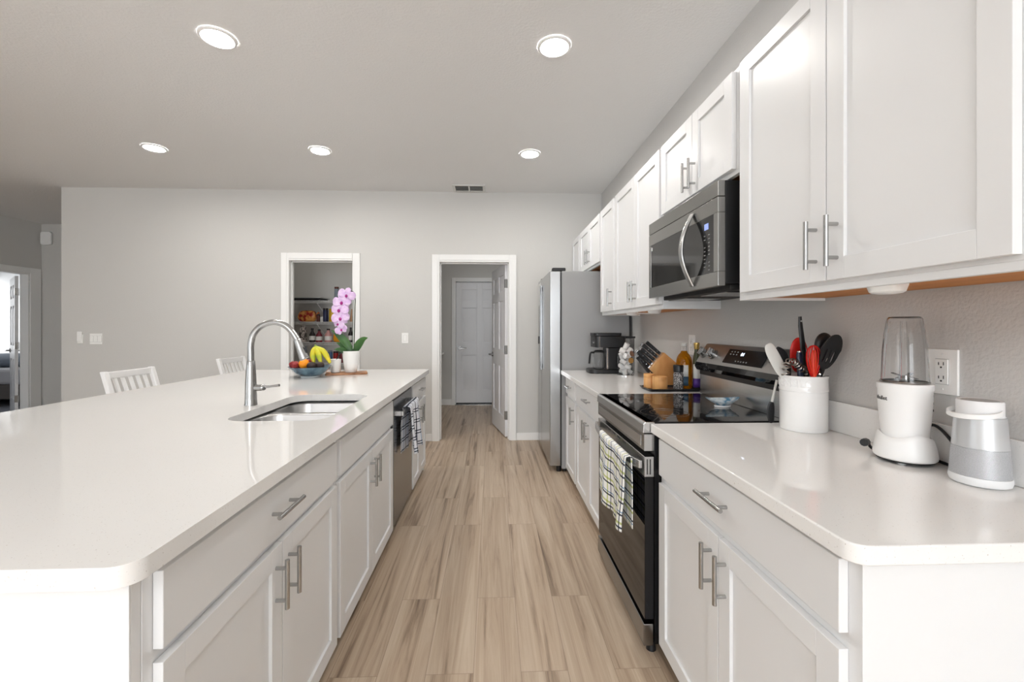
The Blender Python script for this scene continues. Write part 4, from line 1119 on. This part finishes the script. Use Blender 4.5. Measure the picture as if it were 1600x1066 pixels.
part('button', MB().cyl((0.838, 3.56, 1.17), (0.846, 3.56, 1.17), 0.009, n=14), 'chrome', r)
part('water_tank', MB().box(1.102, 1.175, CY0 + 0.02, CY1 - 0.02, 0.9155, 1.205), 'glass', r, bevel=0.004, label='clear water tank')
part('tank_lid', MB().box(1.098, 1.18, CY0 + 0.015, CY1 - 0.015, 1.206, 1.222), 'black', r, bevel=0.003)
rc = (0.897, 3.60)
part('carafe', MB().lathe([(0.045, 0.952), (0.05, 0.956), (0.056, 0.99), (0.054, 1.04), (0.043, 1.078), (0.043, 1.085), (0.041, 1.085), (0.052, 1.04), (0.053, 0.99), (0.047, 0.958)], rc[0], rc[1], 32), 'glass', r, label='glass carafe')
part('carafe_lid', MB().lathe([(0.044, 1.0855), (0.045, 1.095), (0.03, 1.105)], rc[0], rc[1], 28), 'black', r)
part('carafe_handle', MB().tube(spline([(0.85, 3.575, 1.085), (0.822, 3.565, 1.085), (0.812, 3.56, 1.06), (0.806, 3.56, 0.995)], 5), 0.008, 8), 'black', r)

# pod holder
hx, hy = 1.055, 3.38
r = thing('pod_holder', 'clear round holder full of coffee pods beside the coffee maker', 'pod holder', (hx, hy, 0.9155))
part('cup', MB().lathe([(0.060, 0.9157), (0.062, 0.918), (0.063, 1.085), (0.061, 1.085), (0.060, 0.921)], hx, hy, 36), 'glass', r)
part('base_ring', MB().lathe([(0.066, 0.9156), (0.066, 0.921), (0.060, 0.922)], hx, hy, 36), 'chrome', r)
def pod(x, y, z, rot, body, lid, label, group):
    o = thing('coffee_pod', label, 'coffee pod', (x, y, z), group)
    R = Matrix.Rotation(rot[0], 3, 'X') @ Matrix.Rotation(rot[1], 3, 'Y') @ Matrix.Rotation(rot[2], 3, 'Z')
    def rings(lst): return [[tuple(R @ Vector((q * math.cos(a), q * math.sin(a), zz))) for a in [2 * PI * k / 18 for k in range(18)]] for q, zz in lst]
    part('pod_cup', MB().loft(rings([(0.0165, -0.022), (0.018, -0.020), (0.0215, 0.0185)])), body, o, local=True)
    part('pod_lid', MB().loft(rings([(0.0225, 0.019), (0.0225, 0.0215), (0.019, 0.022)])), lid, o, local=True)
pods = []
for k in range(15):
    layer = k // 3; a = k % 3 * 2.094 + layer * 0.9
    pods.append((hx + 0.030 * math.cos(a), hy + 0.030 * math.sin(a), 0.946 + layer * 0.041, (random.uniform(-1.2, 1.2), random.uniform(-1.2, 1.2), 0)))
for k, (x, y, z, ro) in enumerate(pods):
    pod(x, y, z, ro, 'pod_white', 'pod_white', 'white coffee pod in the clear round holder', 'white coffee pods in the holder')
pod(hx + 0.022, hy - 0.034, 1.035, (1.45, 0.2, 0), 'pod_white', 'pod_gold', 'coffee pod with gold foil lid facing the room', None)
pod(hx + 0.026, hy - 0.028, 1.083, (1.2, 0.5, 0), 'pod_white', 'pod_brown', 'coffee pod with brown foil lid above the gold one', None)
pod(hx + 0.004, hy - 0.004, 1.150, (0.3, 0.4, 0), 'pod_white', 'pod_white', 'white coffee pod on the very top of the heap', None)

# spoon rest on the cooktop
dx, dy = 1.093, 2.01
r = thing('spoon_rest', 'small blue and white boat-shaped dish on the glass cooktop', 'dish', (dx, dy, 0.9188))
def boat(sc, z): 
    out_ = []
    for k in range(36):
        a = 2 * PI * k / 36
        out_.append((dx + 0.072 * sc * math.cos(a) * (1 + 0.12 * abs(math.cos(a)) ** 8), dy + 0.05 * sc * math.sin(a), z + 0.010 * abs(math.cos(a)) ** 4 * sc))
    return out_
part('bowl', MB().loft([boat(0.45, 0.9255), boat(0.75, 0.938), boat(0.98, 0.950), boat(1.0, 0.954), boat(0.96, 0.954), boat(0.7, 0.942), boat(0.4, 0.934)]), 'dish', r)
part('foot', MB().lathe([(0.038, 0.9188), (0.040, 0.926), (0.03, 0.926)], dx, dy, 32, 1.0, 0.55), 'white_gloss', r)

# utensil crock
ux, uy = 1.162, 1.569
URX, URY = 0.080, 0.078
URZ = math.radians(16)
def el(s, a): 
    px, py = URX * s * math.cos(a), URY * s * math.sin(a)
    return (ux + px * math.cos(URZ) - py * math.sin(URZ), uy + px * math.sin(URZ) + py * math.cos(URZ))
r = thing('utensil_crock', 'white ceramic crock with embossed lettering holding kitchen tools', 'crock', (ux, uy, 0.9155))
rings = []
for s, z in ((0.95, 0.9157), (0.975, 0.919), (0.98, 1.06), (1.0, 1.062), (1.0, 1.068), (0.985, 1.07), (0.985, 1.108), (1.0, 1.111), (1.0, 1.117), (0.95, 1.118), (0.93, 1.11), (0.92, 0.925)):
    rings.append([el(s, 2 * PI * k / 56) + (z,) for k in range(56)])
part('crock_body', MB().loft(rings), 'white_gloss', r)
def wrap(x, y, z):
    a = math.radians(178) + x / 0.080
    p = el(0.985 + z / 0.08, a)
    return (p[0], p[1], 1.089 + y)
part('embossed_lettering', text_mesh('UTENSILS', 0.038, 0.0022, wrap, True), 'white_gloss', r, label='raised white word UTENSILS')
def utensil(name, label, cat, pts_parts):
    base = pts_parts[0][1]
    r_ = thing(name, label, cat, base)
    for nm, b, mb, mt in pts_parts: part(nm, mb, mt, r_, sub=2 if nm in ('blade', 'head') and name != 'ladle' and name != 'slotted_spoon' else 0, angle=60)
    return r_
def flat(pts, ws, t, tilt=(0, 1, 0)):
    """a flattened tapering bar through pts with half widths ws (in the XZ plane) and half thickness t"""
    P = [Vector(p) for p in pts]; rings = []
    for i, p in enumerate(P):
        tv = (P[min(i + 1, len(P) - 1)] - P[max(i - 1, 0)]).normalized()
        side = tv.cross(Vector(tilt)).normalized(); nn = tv.cross(side)
        rings.append([tuple(p + side * ws[i] * math.cos(a) + nn * t * math.sin(a)) for a in [2 * PI * k / 14 for k in range(14)]])
    return MB().loft(rings)
cb = (ux, uy, 0.93)
Y0 = 1.575
utensil('spatula', 'pale grey nylon spatula leaning over the range side of the crock', 'spatula',
        [('blade', (1.10, Y0, 0.94), flat([(1.095, Y0, 1.11), (1.068, Y0 + 0.002, 1.16), (1.045, Y0 + 0.004, 1.205), (1.035, Y0 + 0.005, 1.228), (1.032, Y0 + 0.005, 1.234)], [0.022, 0.024, 0.0235, 0.018, 0.008], 0.004), 'pale_grey'),
         ('handle', cb, MB().tube([(1.097, Y0, 1.112), (1.13, Y0 - 0.005, 0.94)], 0.006, 8), 'pale_grey')])
utensil('turner', 'black pointed turner behind the coil whisk in the crock', 'turner',
        [('blade', (1.12, 1.60, 0.94), flat([(1.125, 1.60, 1.09), (1.108, 1.60, 1.16), (1.095, 1.60, 1.20), (1.082, 1.60, 1.222)], [0.016, 0.030, 0.024, 0.004], 0.003), 'black'),
         ('handle', cb, MB().tube([(1.125, 1.60, 1.09), (1.145, 1.60, 0.93)], 0.006, 8), 'black')])
utensil('solid_spoon', 'round red silicone spoon behind the long black handle', 'spoon',
        [('head', (1.15, 1.61, 0.94), flat([(1.176, 1.612, 1.12), (1.176, 1.612, 1.15), (1.176, 1.612, 1.19), (1.176, 1.612, 1.225), (1.176, 1.612, 1.247), (1.176, 1.612, 1.257)], [0.018, 0.033, 0.038, 0.034, 0.022, 0.006], 0.008), 'red'),
         ('handle', cb, MB().tube([(1.176, 1.612, 1.12), (1.172, 1.60, 0.93)], 0.006, 8), 'red')])
utensil('serving_spoon', 'black serving spoon whose tall flat handle stands highest in the crock', 'spoon',
        [('handle', (1.165, 1.56, 0.94), flat([(1.172, 1.562, 0.94), (1.165, 1.56, 1.115), (1.150, 1.558, 1.24), (1.142, 1.557, 1.30), (1.140, 1.557, 1.335)], [0.006, 0.011, 0.0105, 0.009, 0.006], 0.0035), 'black'),
         ('hang_hole', cb, MB().cyl((1.1425, 1.5525, 1.318), (1.1425, 1.5535, 1.318), 0.003, n=10), 'grey_plastic')])
utensil('peeler', 'navy plastic handle beside the tall black one', 'peeler',
        [('handle', (1.14, 1.55, 0.94), flat([(1.150, 1.553, 0.94), (1.137, 1.55, 1.12), (1.133, 1.55, 1.195), (1.132, 1.55, 1.205)], [0.006, 0.012, 0.012, 0.007], 0.006), 'navy'),
         ('end_band', cb, MB().cyl((1.1325, 1.55, 1.204), (1.132, 1.55, 1.208), 0.008, n=12), 'chrome')])
utensil('tongs', 'white and grey tong handle leaning between black and red tools', 'tongs',
        [('handle', (1.19, 1.565, 0.94), flat([(1.195, 1.565, 0.94), (1.182, 1.565, 1.12), (1.165, 1.565, 1.20), (1.158, 1.565, 1.235)], [0.006, 0.010, 0.009, 0.005], 0.004), 'white_plastic'),
         ('grip', cb, flat([(1.185, 1.548, 1.115), (1.178, 1.546, 1.15), (1.172, 1.546, 1.168)], [0.012, 0.013, 0.010], 0.006), 'grey_plastic')])
cw = []
for k in range(160):
    t = k / 159; a = t * 2 * PI * 13
    ctr = spline([(1.078, 1.548, 1.118), (1.085, 1.545, 1.165), (1.112, 1.543, 1.165), (1.128, 1.54, 1.145), (1.152, 1.543, 1.138), (1.158, 1.545, 1.122)], 30)
    i = int(t * (len(ctr) - 1)); c = ctr[i]
    tv = (ctr[min(i + 1, len(ctr) - 1)] - ctr[max(i - 1, 0)]).normalized()
    u = Vector((0, 1, 0)); w = tv.cross(u)
    cw.append(tuple(c + (u * math.cos(a) + w * math.sin(a)) * 0.0115))
utensil('coil_whisk', 'coiled spring wire whisk curling over the crock rim', 'whisk',
        [('coil', (1.11, 1.545, 0.94), MB().tube(cw, 0.0028, 6), 'coil'),
         ('handle', cb, MB().tube([(1.158, 1.548, 1.122), (1.16, 1.56, 0.94)], 0.0045, 8), 'coil')])
wm = MB()
wc = Vector((1.152, 1.505, 1.10))
for k in range(7):
    a = PI * k / 7
    pts = []
    for j in range(21):
        t = j / 20; b = PI * (t * 2 - 1)
        rr = 0.024 * math.sin(PI * min(max(abs(t * 2 - 1), 0), 1)) ** 0.7 * (1 if t > 0.5 else -1)
        zz = 1.105 + 0.125 * (1 - abs(t * 2 - 1) ** 1.6)
        pts.append((wc.x + rr * math.cos(a), wc.y + rr * math.sin(a) * 0.7, zz))
    wm.tube(pts, 0.0016, 6, False)
wi = flat([(1.152, 1.505, 1.115), (1.152, 1.505, 1.14), (1.153, 1.505, 1.17), (1.153, 1.505, 1.20), (1.153, 1.505, 1.213)], [0.006, 0.012, 0.014, 0.010, 0.003], 0.010)
utensil('balloon_whisk', 'red silicone balloon whisk in the crock', 'whisk',
        [('wires', (1.22, 1.565, 0.94), wm, 'red'), ('inner_loop', cb, wi, 'red_orange'), ('handle', cb, MB().tube([(1.152, 1.505, 1.115), (1.152, 1.512, 1.08), (1.15, 1.55, 0.94)], 0.006, 8), 'chrome')])
utensil('garlic_press', 'small shiny metal press at the rim of the crock', 'garlic press',
        [('cup', (1.19, 1.54, 0.94), MB().ball((1.185, 1.512, 1.126), 0.016, 0.011, 0.012), 'chrome'), ('arm', cb, flat([(1.165, 1.512, 1.122), (1.155, 1.514, 1.115), (1.15, 1.52, 1.08), (1.15, 1.535, 0.94)], [0.007, 0.006, 0.005, 0.004], 0.004), 'chrome')])
SYW = 1.485
sm = MB()
# slotted spoon head: oval blade with three slots, plus a ladle behind it
SX_, SZ_ = 1.196, 1.207
def tilt_pt(a, b): 
    th = math.radians(-14)
    return (SX_ + a * math.cos(th) - b * math.sin(th), SZ_ + a * math.sin(th) + b * math.cos(th))
outer = []
for k in range(28):
    a = 2 * PI * k / 28
    outer.append(tilt_pt(0.037 * math.cos(a) * (1.0 if math.sin(a) > 0 else 0.9), 0.064 * math.sin(a)))
holes = []
for q in (-0.016, 0.0, 0.016):
    holes.append([tilt_pt(q + 0.004 * math.cos(a), -0.016 + 0.026 * math.sin(a)) for a in [2 * PI * k / 12 for k in range(12)]])
pm = MB().plate(outer, holes, 0, 0.005)
for v in pm.bm.verts: 
    x_, z_, t_ = v.co
    v.co = Vector((x_ - 0.001, SYW - t_ - 0.25 * (z_ - SZ_), z_))
utensil('slotted_spoon', 'black slotted spoon leaning toward the wall in the crock', 'spoon',
        [('head', (1.22, SYW, 0.94), pm, 'black'), ('handle', cb, MB().tube([(1.183, SYW + 0.013, 1.148), (1.178, 1.53, 1.06), (1.172, 1.565, 0.94)], 0.006, 8), 'black')])
lm = MB().ball((1.205, 1.522, 1.228), 0.036, 0.016, 0.048)
utensil('ladle', 'black rounded ladle behind the slotted spoon', 'ladle',
        [('head', (1.20, 1.522, 0.94), lm, 'black'), ('handle', cb, MB().tube([(1.203, 1.528, 1.19), (1.2, 1.54, 1.10), (1.19, 1.57, 0.94)], 0.006, 8), 'black')])
utensil('small_spatula', 'black spatula with pale handle propped against the side of the crock', 'spatula',
        [('blade', (1.075, 1.645, 0.917), flat([(1.098, 1.655, 0.9175), (1.093, 1.655, 0.94), (1.091, 1.652, 0.97), (1.092, 1.65, 0.995), (1.094, 1.648, 1.005)], [0.010, 0.015, 0.017, 0.013, 0.007], 0.004), 'black'),
         ('handle', cb, MB().tube([(1.094, 1.648, 1.004), (1.098, 1.642, 1.04), (1.104, 1.634, 1.09)], 0.0045, 8), 'pale_grey')])

# blender
BX, BY = 1.170, 1.181
r = thing('blender', 'white personal blender with clear upturned cup', 'blender', (BX, BY, 0.9155))
def base_ring(s, z, wav=0.0): return [(BX + 0.0705 * s * math.cos(a), BY + 0.0705 * s * math.sin(a), z + wav * math.sin(3 * a + 0.6)) for a in [2 * PI * k / 60 for k in range(60)]]
part('base', MB().loft([base_ring(0.93, 0.926), base_ring(0.985, 0.930), base_ring(1.0, 0.938), base_ring(0.965, 0.955), base_ring(0.91, 0.975, 0.003), base_ring(0.865, 0.988, 0.006), base_ring(0.80, 0.993, 0.006), base_ring(0.74, 0.990, 0.006)]), 'white_plastic', r)
part('motor_body', MB().lathe([(0.050, 0.975), (0.0515, 0.99), (0.0555, 1.03), (0.0575, 1.06), (0.059, 1.09), (0.0595, 1.118), (0.0615, 1.122), (0.0615, 1.136), (0.059, 1.138), (0.045, 1.138)], BX, BY, 56), 'white_plastic', r)
fm = MB()
for a in (0.6, 2.2, 3.8, 5.4): fm.cyl((BX + 0.048 * math.cos(a), BY + 0.048 * math.sin(a), 0.9156), (BX + 0.048 * math.cos(a), BY + 0.048 * math.sin(a), 0.927), 0.010, n=14)
part('rubber_feet', fm, 'grey_plastic', r)
part('underside', MB().lathe([(0.063, 0.9215), (0.064, 0.9255), (0.04, 0.926)], BX, BY, 40), 'black_matte', r)
part('clear_cup', MB().lathe([(0.0525, 1.139), (0.0525, 1.150), (0.0515, 1.17), (0.049, 1.23), (0.045, 1.28), (0.039, 1.318), (0.035, 1.324), (0.025, 1.326), (0.002, 1.326), (0.002, 1.3235), (0.024, 1.3235), (0.033, 1.321), (0.0368, 1.316), (0.0428, 1.279), (0.0468, 1.229), (0.0493, 1.169), (0.0503, 1.139)], BX, BY, 56, cap=False), 'cup', r)
for k in range(4):
    a = math.radians(35 + 90 * k); w = 0.0018
    part('cup_rib', MB().loft([[(BX + (q + e) * math.cos(a) - f * w * math.sin(a), BY + (q + e) * math.sin(a) + f * w * math.cos(a), z) for e, f in ((-0.006, -1), (-0.006, 1), (-0.0005, 1), (-0.0005, -1))] for q, z in ((0.0503, 1.15), (0.0490, 1.18), (0.0466, 1.23), (0.0428, 1.275), (0.0372, 1.312))]), 'cup', r)
part('collar', MB().lathe([(0.0535, 1.1385), (0.0545, 1.14), (0.0545, 1.143), (0.0532, 1.144), (0.053, 1.1385)], BX, BY, 56, cap=False), 'steel_dark', r)
bm_ = MB().cyl((BX, BY, 1.139), (BX, BY, 1.158), 0.012, n=14)
for a in (0.3, 1.87, 3.44, 5.0):
    bm_.loft([[(BX + q * math.cos(a) - w * math.sin(a), BY + q * math.sin(a) + w * math.cos(a), z) for w, z in ((-0.006, zz), (0.006, zz), (0.006, zz + 0.002), (-0.006, zz + 0.002))] for q, zz in ((0.008, 1.155), (0.03, 1.162 if a < 3 else 1.150))])
part('blade', bm_, 'steel_dark', r)
def wrapb(x, y, z):
    a = math.radians(156) + x / 0.059
    return (BX + (0.0592 + z) * math.cos(a), BY + (0.0592 + z) * math.sin(a), 1.094 + y)
part('lettering', text_mesh('nutribullet', 0.0155, 0.0003, wrapb, True), 'ink', r, label='black printed lettering')
for k in range(3):
    part('vent_slot', MB().box(BX + 0.0525, BX + 0.0572, BY - 0.028, BY - 0.014, 1.06 + k * 0.02, 1.066 + k * 0.02), 'slot', r)
cpts = spline([(BX + 0.052, BY + 0.015, 1.0), (BX + 0.068, BY - 0.02, 1.02), (BX + 0.070, BY - 0.065, 0.985), (BX + 0.068, BY - 0.088, 0.945), (BX + 0.064, BY - 0.08, 0.923), (BX + 0.071, BY - 0.03, 0.922), (BX + 0.0735, BY + 0.03, 0.921), (BX + 0.05, BY + 0.075, 0.9215), (BX - 0.01, BY + 0.088, 0.925), (BX - 0.035, BY + 0.082, 0.948)], 8)
cc = part('cord', MB().tube(cpts, 0.0042, 8), 'black', r)
pb = (BX - 0.035, BY + 0.082, 0.948)
pl = part('plug', MB().tube([pb, (BX - 0.045, BY + 0.076, 0.95), (BX - 0.062, BY + 0.064, 0.951)], [0.006, 0.0115, 0.011], 10), 'black', cc)

# speaker
sx, sy = 1.186, 1.005
r = thing('portable_speaker', 'silver tapered portable speaker with carrying handle', 'speaker', (sx, sy, 0.9155))
def tr(z): return 0.0545 - 0.0105 * (z - 0.93) / 0.165
part('base', MB().lathe([(0.047, 0.9157), (0.053, 0.919), (0.0555, 0.928), (0.0545, 0.938)], sx, sy, 56), 'speaker_base', r)
part('grille', MB().lathe([(tr(0.9385), 0.9385), (tr(1.005), 1.005)], sx, sy, 72), 'grille', r, label='perforated metal grille')
nt = M['grille'].node_tree
tc = nt.nodes.new('ShaderNodeTexCoord'); gr = nt.nodes.new('ShaderNodeSeparateXYZ'); nt.links.new(tc.outputs['Object'], gr.inputs[0])
at = nt.nodes.new('ShaderNodeMath'); at.operation = 'ARCTAN2'; nt.links.new(gr.outputs['Y'], at.inputs[0]); nt.links.new(gr.outputs['X'], at.inputs[1])
def wavy(src, k):
    a = nt.nodes.new('ShaderNodeMath'); a.operation = 'MULTIPLY'; a.inputs[1].default_value = k; nt.links.new(src, a.inputs[0])
    b = nt.nodes.new('ShaderNodeMath'); b.operation = 'SINE'; nt.links.new(a.outputs[0], b.inputs[0]); return b.outputs[0]
mu = nt.nodes.new('ShaderNodeMath'); mu.operation = 'MULTIPLY'
w1, w2 = wavy(at.outputs[0], 150), wavy(gr.outputs['Z'], 2000)
nt.links.new(w1, mu.inputs[0]); nt.links.new(w2, mu.inputs[1])
gt = nt.nodes.new('ShaderNodeMath'); gt.operation = 'GREATER_THAN'; gt.inputs[1].default_value = 0.12; nt.links.new(mu.outputs[0], gt.inputs[0])
mx = nt.nodes.new('ShaderNodeMix'); mx.data_type = 'RGBA'; mx.inputs['A'].default_value = S(212, 214, 217); mx.inputs['B'].default_value = S(108, 110, 114)
nt.links.new(gt.outputs[0], mx.inputs['Factor']); nt.links.new(mx.outputs['Result'], nt.nodes['Principled BSDF'].inputs['Base Color'])
part('body', MB().lathe([(tr(1.0055), 1.0055), (tr(1.08), 1.08)], sx, sy, 56), 'silver_alu', r)
part('top_cap', MB().lathe([(0.0435, 1.0805), (0.0415, 1.083), (0.0415, 1.114), (0.040, 1.118), (0.038, 1.1175), (0.034, 1.116), (0.002, 1.116)], sx, sy, 56), 'speaker_base', r)
part('top_pad', MB().lathe([(0.033, 1.1162), (0.033, 1.1173), (0.002, 1.1175)], sx, sy, 40), 'grey_plastic', r)
hp = []
ha = math.radians(-70)
for k in range(25):
    t = k / 24; a = math.radians(-82) - t * PI * 1.0
    rr = 0.0425 + 0.020 * math.sin(PI * t)
    hp.append((sx + rr * math.cos(a), sy + rr * math.sin(a), 1.094 - 0.012 * math.sin(PI * t)))
rings = [[(p[0], p[1], p[2] - 0.005), (p[0] + 0.0001, p[1], p[2] + 0.005)] for p in hp]
hm = MB()
rg = []
for i, p in enumerate(hp):
    a = math.radians(-82) - i / 24 * PI
    n_ = Vector((math.cos(a), math.sin(a), 0))
    rg.append([tuple(Vector(p) + n_ * u + Vector((0, 0, w))) for u, w in ((-0.002, -0.006), (0.002, -0.006), (0.002, 0.006), (-0.002, 0.006))])
part('carry_handle', hm.loft(rg), 'white_plastic', r, bevel=0.0015)

# ------------------------------------------------------------------ pantry
def wire_shelf(z, label):
    r = thing('wire_shelf', label, 'shelf', (-2.05, 6.1, z - 0.03), 'wire shelves in the pantry')
    m = MB()
    x0, x1, y0, y1 = -2.848, -1.203, 5.90, 6.297
    m.box(x0, x1, y0, y0 + 0.007, z - 0.007, z).box(x0, x1, y0, y0 + 0.007, z - 0.032, z - 0.025)
    for k in range(34):
        x = x0 + 0.01 + k * (x1 - x0 - 0.02) / 33
        m.box(x - 0.0016, x + 0.0016, y0, y0 + 0.0032, z - 0.03, z)
    part('front_lip', m, 'wire', r)
    d = MB()
    for k in range(50):
        x = x0 + 0.01 + k * (x1 - x0 - 0.02) / 49
        d.box(x - 0.0016, x + 0.0016, y0 + 0.007, y1, z - 0.0032, z)
    for y in (6.03, 6.16, 6.29): d.box(x0, x1, y - 0.003, y + 0.003, z - 0.0085, z - 0.0033)
    part('deck', d, 'wire', r)
    part('brace', MB().tube([(-2.36, 5.915, z - 0.028), (-2.34, 6.29, z - 0.26)], 0.006, 6), 'wire', r)
for z, l in ((1.657, 'white wire shelf highest in the pantry, carrying the black tray'), (1.372, 'white wire shelf in the pantry carrying the bread bag'),
             (1.095, 'white wire shelf in the pantry carrying the dark bottles'), (0.815, 'white wire shelf in the pantry just above the island worktop level')):
    wire_shelf(z, l)
PY = 5.97
def bottle(name, x, z, rr, h, body, cap, label, cat, neck=True):
    r = thing(name, label, cat, (x, PY, z))
    if neck:
        part('body', MB().lathe([(rr * 0.92, z + 0.0003), (rr, z + 0.004), (rr, z + h * 0.55), (rr * 0.45, z + h * 0.76), (rr * 0.38, z + h * 0.88)], x, PY, 20), body, r)
        part('cap', MB().lathe([(rr * 0.45, z + h * 0.881), (rr * 0.45, z + h)], x, PY, 16), cap, r)
        part('label', MB().loft([[(x + rr * 1.01 * math.cos(a), PY + rr * 1.01 * math.sin(a), zz) for a in [2 * PI * k / 20 for k in range(20)]] for zz in (z + h * 0.15, z + h * 0.45)], False, False), 'p_white' if body != 'p_white' else 'p_blue', r)
    else:
        part('body', MB().lathe([(rr * 0.96, z + 0.0003), (rr, z + 0.003), (rr, z + h * 0.84), (rr * 0.93, z + h * 0.86)], x, PY, 22), body, r)
        part('lid', MB().lathe([(rr * 0.94, z + h * 0.861), (rr * 0.96, z + h), (rr * 0.5, z + h)], x, PY, 20), cap, r)
    return r
S1, S2, S3, S4 = 1.6575, 1.3725, 1.0955, 0.8155
r = thing('baking_tray', 'flat black roasting tray on the highest pantry shelf', 'tray', (-2.51, 6.05, S1))
part('tray_body', MB().box(-2.70, -2.335, 5.92, 6.25, S1 + 0.0003, S1 + 0.035), 'black', r, bevel=0.008)
part('rim', MB().box(-2.71, -2.315, 5.91, 6.26, S1 + 0.0355, S1 + 0.046), 'grey_plastic', r)
bottle('bottle', -2.115, S1, 0.030, 0.19, 'p_steel', 'p_brown', 'grey bottle with dark cap on the highest pantry shelf', 'bottle', False)
def pillow(cx, cy, z, w, d, h, lump, seed):
    rnd = random.Random(seed); ph = [rnd.uniform(0, 6.28) for _ in range(6)]
    rings = []
    for j in range(25):
        v = j / 24; zz = 0.5 - 0.5 * math.cos(PI * v)
        k = max(math.sin(PI * v), 0.0) ** 0.35 + 0.01
        ring = []
        for i in range(48):
            a = 2 * PI * i / 48
            ca, sa = math.cos(a), math.sin(a)
            e = (abs(ca) ** 3 + abs(sa) ** 3) ** (-1 / 3)
            q = k * e * (1 + lump * (math.sin(3 * a + ph[0] + 4 * v) + 0.6 * math.sin(7 * a + ph[1] - 6 * v) + 0.4 * math.sin(11 * a + ph[2] + 9 * v)))
            ring.append((cx + w * q * ca, cy + d * q * sa, z + 0.001 + h * zz * (1 + 0.5 * lump * math.sin(5 * a + ph[3]) * v)))
        rings.append(ring)
    return MB().loft(rings)
m = pillow(-2.515, PY + 0.03, S2, 0.115, 0.06, 0.15, 0.045, 3)
m.prism([(-2.405, S2 + 0.085), (-2.372, S2 + 0.135), (-2.352, S2 + 0.118)], 'y', PY + 0.01, PY + 0.05)
single('bread_bag', m, 'bread', 'red and orange bag of bread on the pantry shelf', 'bread', angle=70)
bottle('spice_jar', -2.36, S2, 0.022, 0.10, 'p_brown', 'p_dark', 'dark brown jar against the bread bag in the pantry', 'jar', False)
bottle('sugar_tub', -2.312, S2, 0.024, 0.07, 'p_white', 'p_white', 'low white tub between the bread bag and the navy can', 'tub', False)
bottle('spray_can', -2.262, S2, 0.034, 0.185, 'p_navy', 'p_dark', 'navy blue can with black top on the pantry shelf', 'can', False)
bottle('mustard_bottle', -2.178, S2, 0.036, 0.175, 'p_yellow', 'p_yellow', 'yellow bottle beside the navy can in the pantry', 'bottle', False)
bottle('white_canister', -2.10, S2, 0.034, 0.13, 'p_white', 'p_white', 'white canister beside the yellow bottle in the pantry', 'canister', False)
m = MB().prism([(-1.935, S2 + 0.001), (-1.885, S2 + 0.001), (-1.868, S2 + 0.175), (-1.915, S2 + 0.175)], 'y', PY - 0.02, PY + 0.06)
single('snack_packet', m, 'p_tan', 'tan upright packet on the pantry shelf behind the orchid', 'packet', bevel=0.004)
bottle('sauce_bottle', -1.83, S2, 0.024, 0.15, 'p_dark', 'p_dark', 'dark bottle in the pantry beside the tan packet', 'bottle')
bottle('soy_bottle', -2.672, S3, 0.028, 0.15, 'p_dark', 'p_dark', 'dark bottle low at the edge of the pantry, behind the faucet', 'bottle')
m = MB().prism([(-2.625, S3 + 0.001), (-2.53, S3 + 0.001), (-2.535, S3 + 0.20), (-2.57, S3 + 0.235), (-2.60, S3 + 0.20)], 'y', PY - 0.02, PY + 0.05)
single('checked_packet', m, 'p_check', 'checked paper packet behind the faucet spout in the pantry', 'packet', bevel=0.004)
bottle('vinegar_flask', -2.44, S3, 0.040, 0.19, 'p_dark', 'p_dark', 'dark squat bottle on the pantry shelf behind the spray head', 'bottle')
bottle('syrup_bottle', -2.35, S3, 0.042, 0.175, 'p_maroon', 'p_dark', 'maroon bottle beside the dark squat bottle in the pantry', 'bottle')
bottle('vodka_bottle', -2.225, S3, 0.048, 0.185, 'p_pink', 'p_dark', 'pinkish glass bottle with dark cap in the pantry', 'bottle')
m = pillow(-2.10, PY, S3, 0.055, 0.035, 0.14, 0.04, 9)
single('snack_bag', m, 'p_amber', 'amber snack bag behind the tall orchid leaf', 'bag')
bottle('cola_bottle', -1.925, S3, 0.034, 0.20, 'p_dark', 'p_dark', 'dark bottle in the pantry right behind the orchid flowers', 'bottle')
bottle('blue_bottle', -1.845, S3, 0.030, 0.17, 'p_blue', 'p_dark', 'blue bottle at the door side of the pantry shelf', 'bottle')
bottle('blue_can', -2.20, S4, 0.028, 0.17, 'p_blue', 'p_steel', 'blue can on the lowest visible pantry shelf', 'can', False)
bottle('jam_jar', -2.125, S4, 0.034, 0.155, 'p_red', 'p_dark', 'red jar beside the blue can on the lowest visible pantry shelf', 'jar', False)
bottle('ketchup_bottle', -2.045, S4, 0.036, 0.16, 'p_maroon', 'p_dark', 'maroon jar on the lowest pantry shelf, beside the orchid pot', 'jar', False)

# ------------------------------------------------------------------ laundry ledge and bedroom
r = thing('wall_shelf', 'small pale ledge on brackets in the dim laundry room', 'shelf', (-0.95, 7.1, 0.8))
part('ledge', MB().box(-0.998, -0.80, 6.95, 7.235, 0.855, 0.885), 'trim', r, bevel=0.003)
part('bracket', MB().prism([(-0.998, 0.62), (-0.998, 0.8545), (-0.82, 0.8545)], 'y', 7.0, 7.02), 'vent_dark', r)
r = thing('bed', 'low bed with white sheet and grey-blue bedding in the bright bedroom', 'bed', (-8.9, 8.3, 0.005))
part('bed_base', MB().box(-10.2, -7.62, 7.35, 8.9, 0.12, 0.36), 'bed_grey', r, bevel=0.02)
part('mattress', MB().box(-10.22, -7.58, 7.33, 8.92, 0.361, 0.62), 'bed_white', r, bevel=0.06)
part('blanket', MB().ball((-8.7, 8.1, 0.70), 0.95, 0.6, 0.13), 'bed_blue', r)
for x in (-10.1, -7.72):
    for y in (7.45, 8.8): part('leg', MB().box(x - 0.04, x + 0.04, y - 0.04, y + 0.04, 0.005, 0.12), 'black', r)
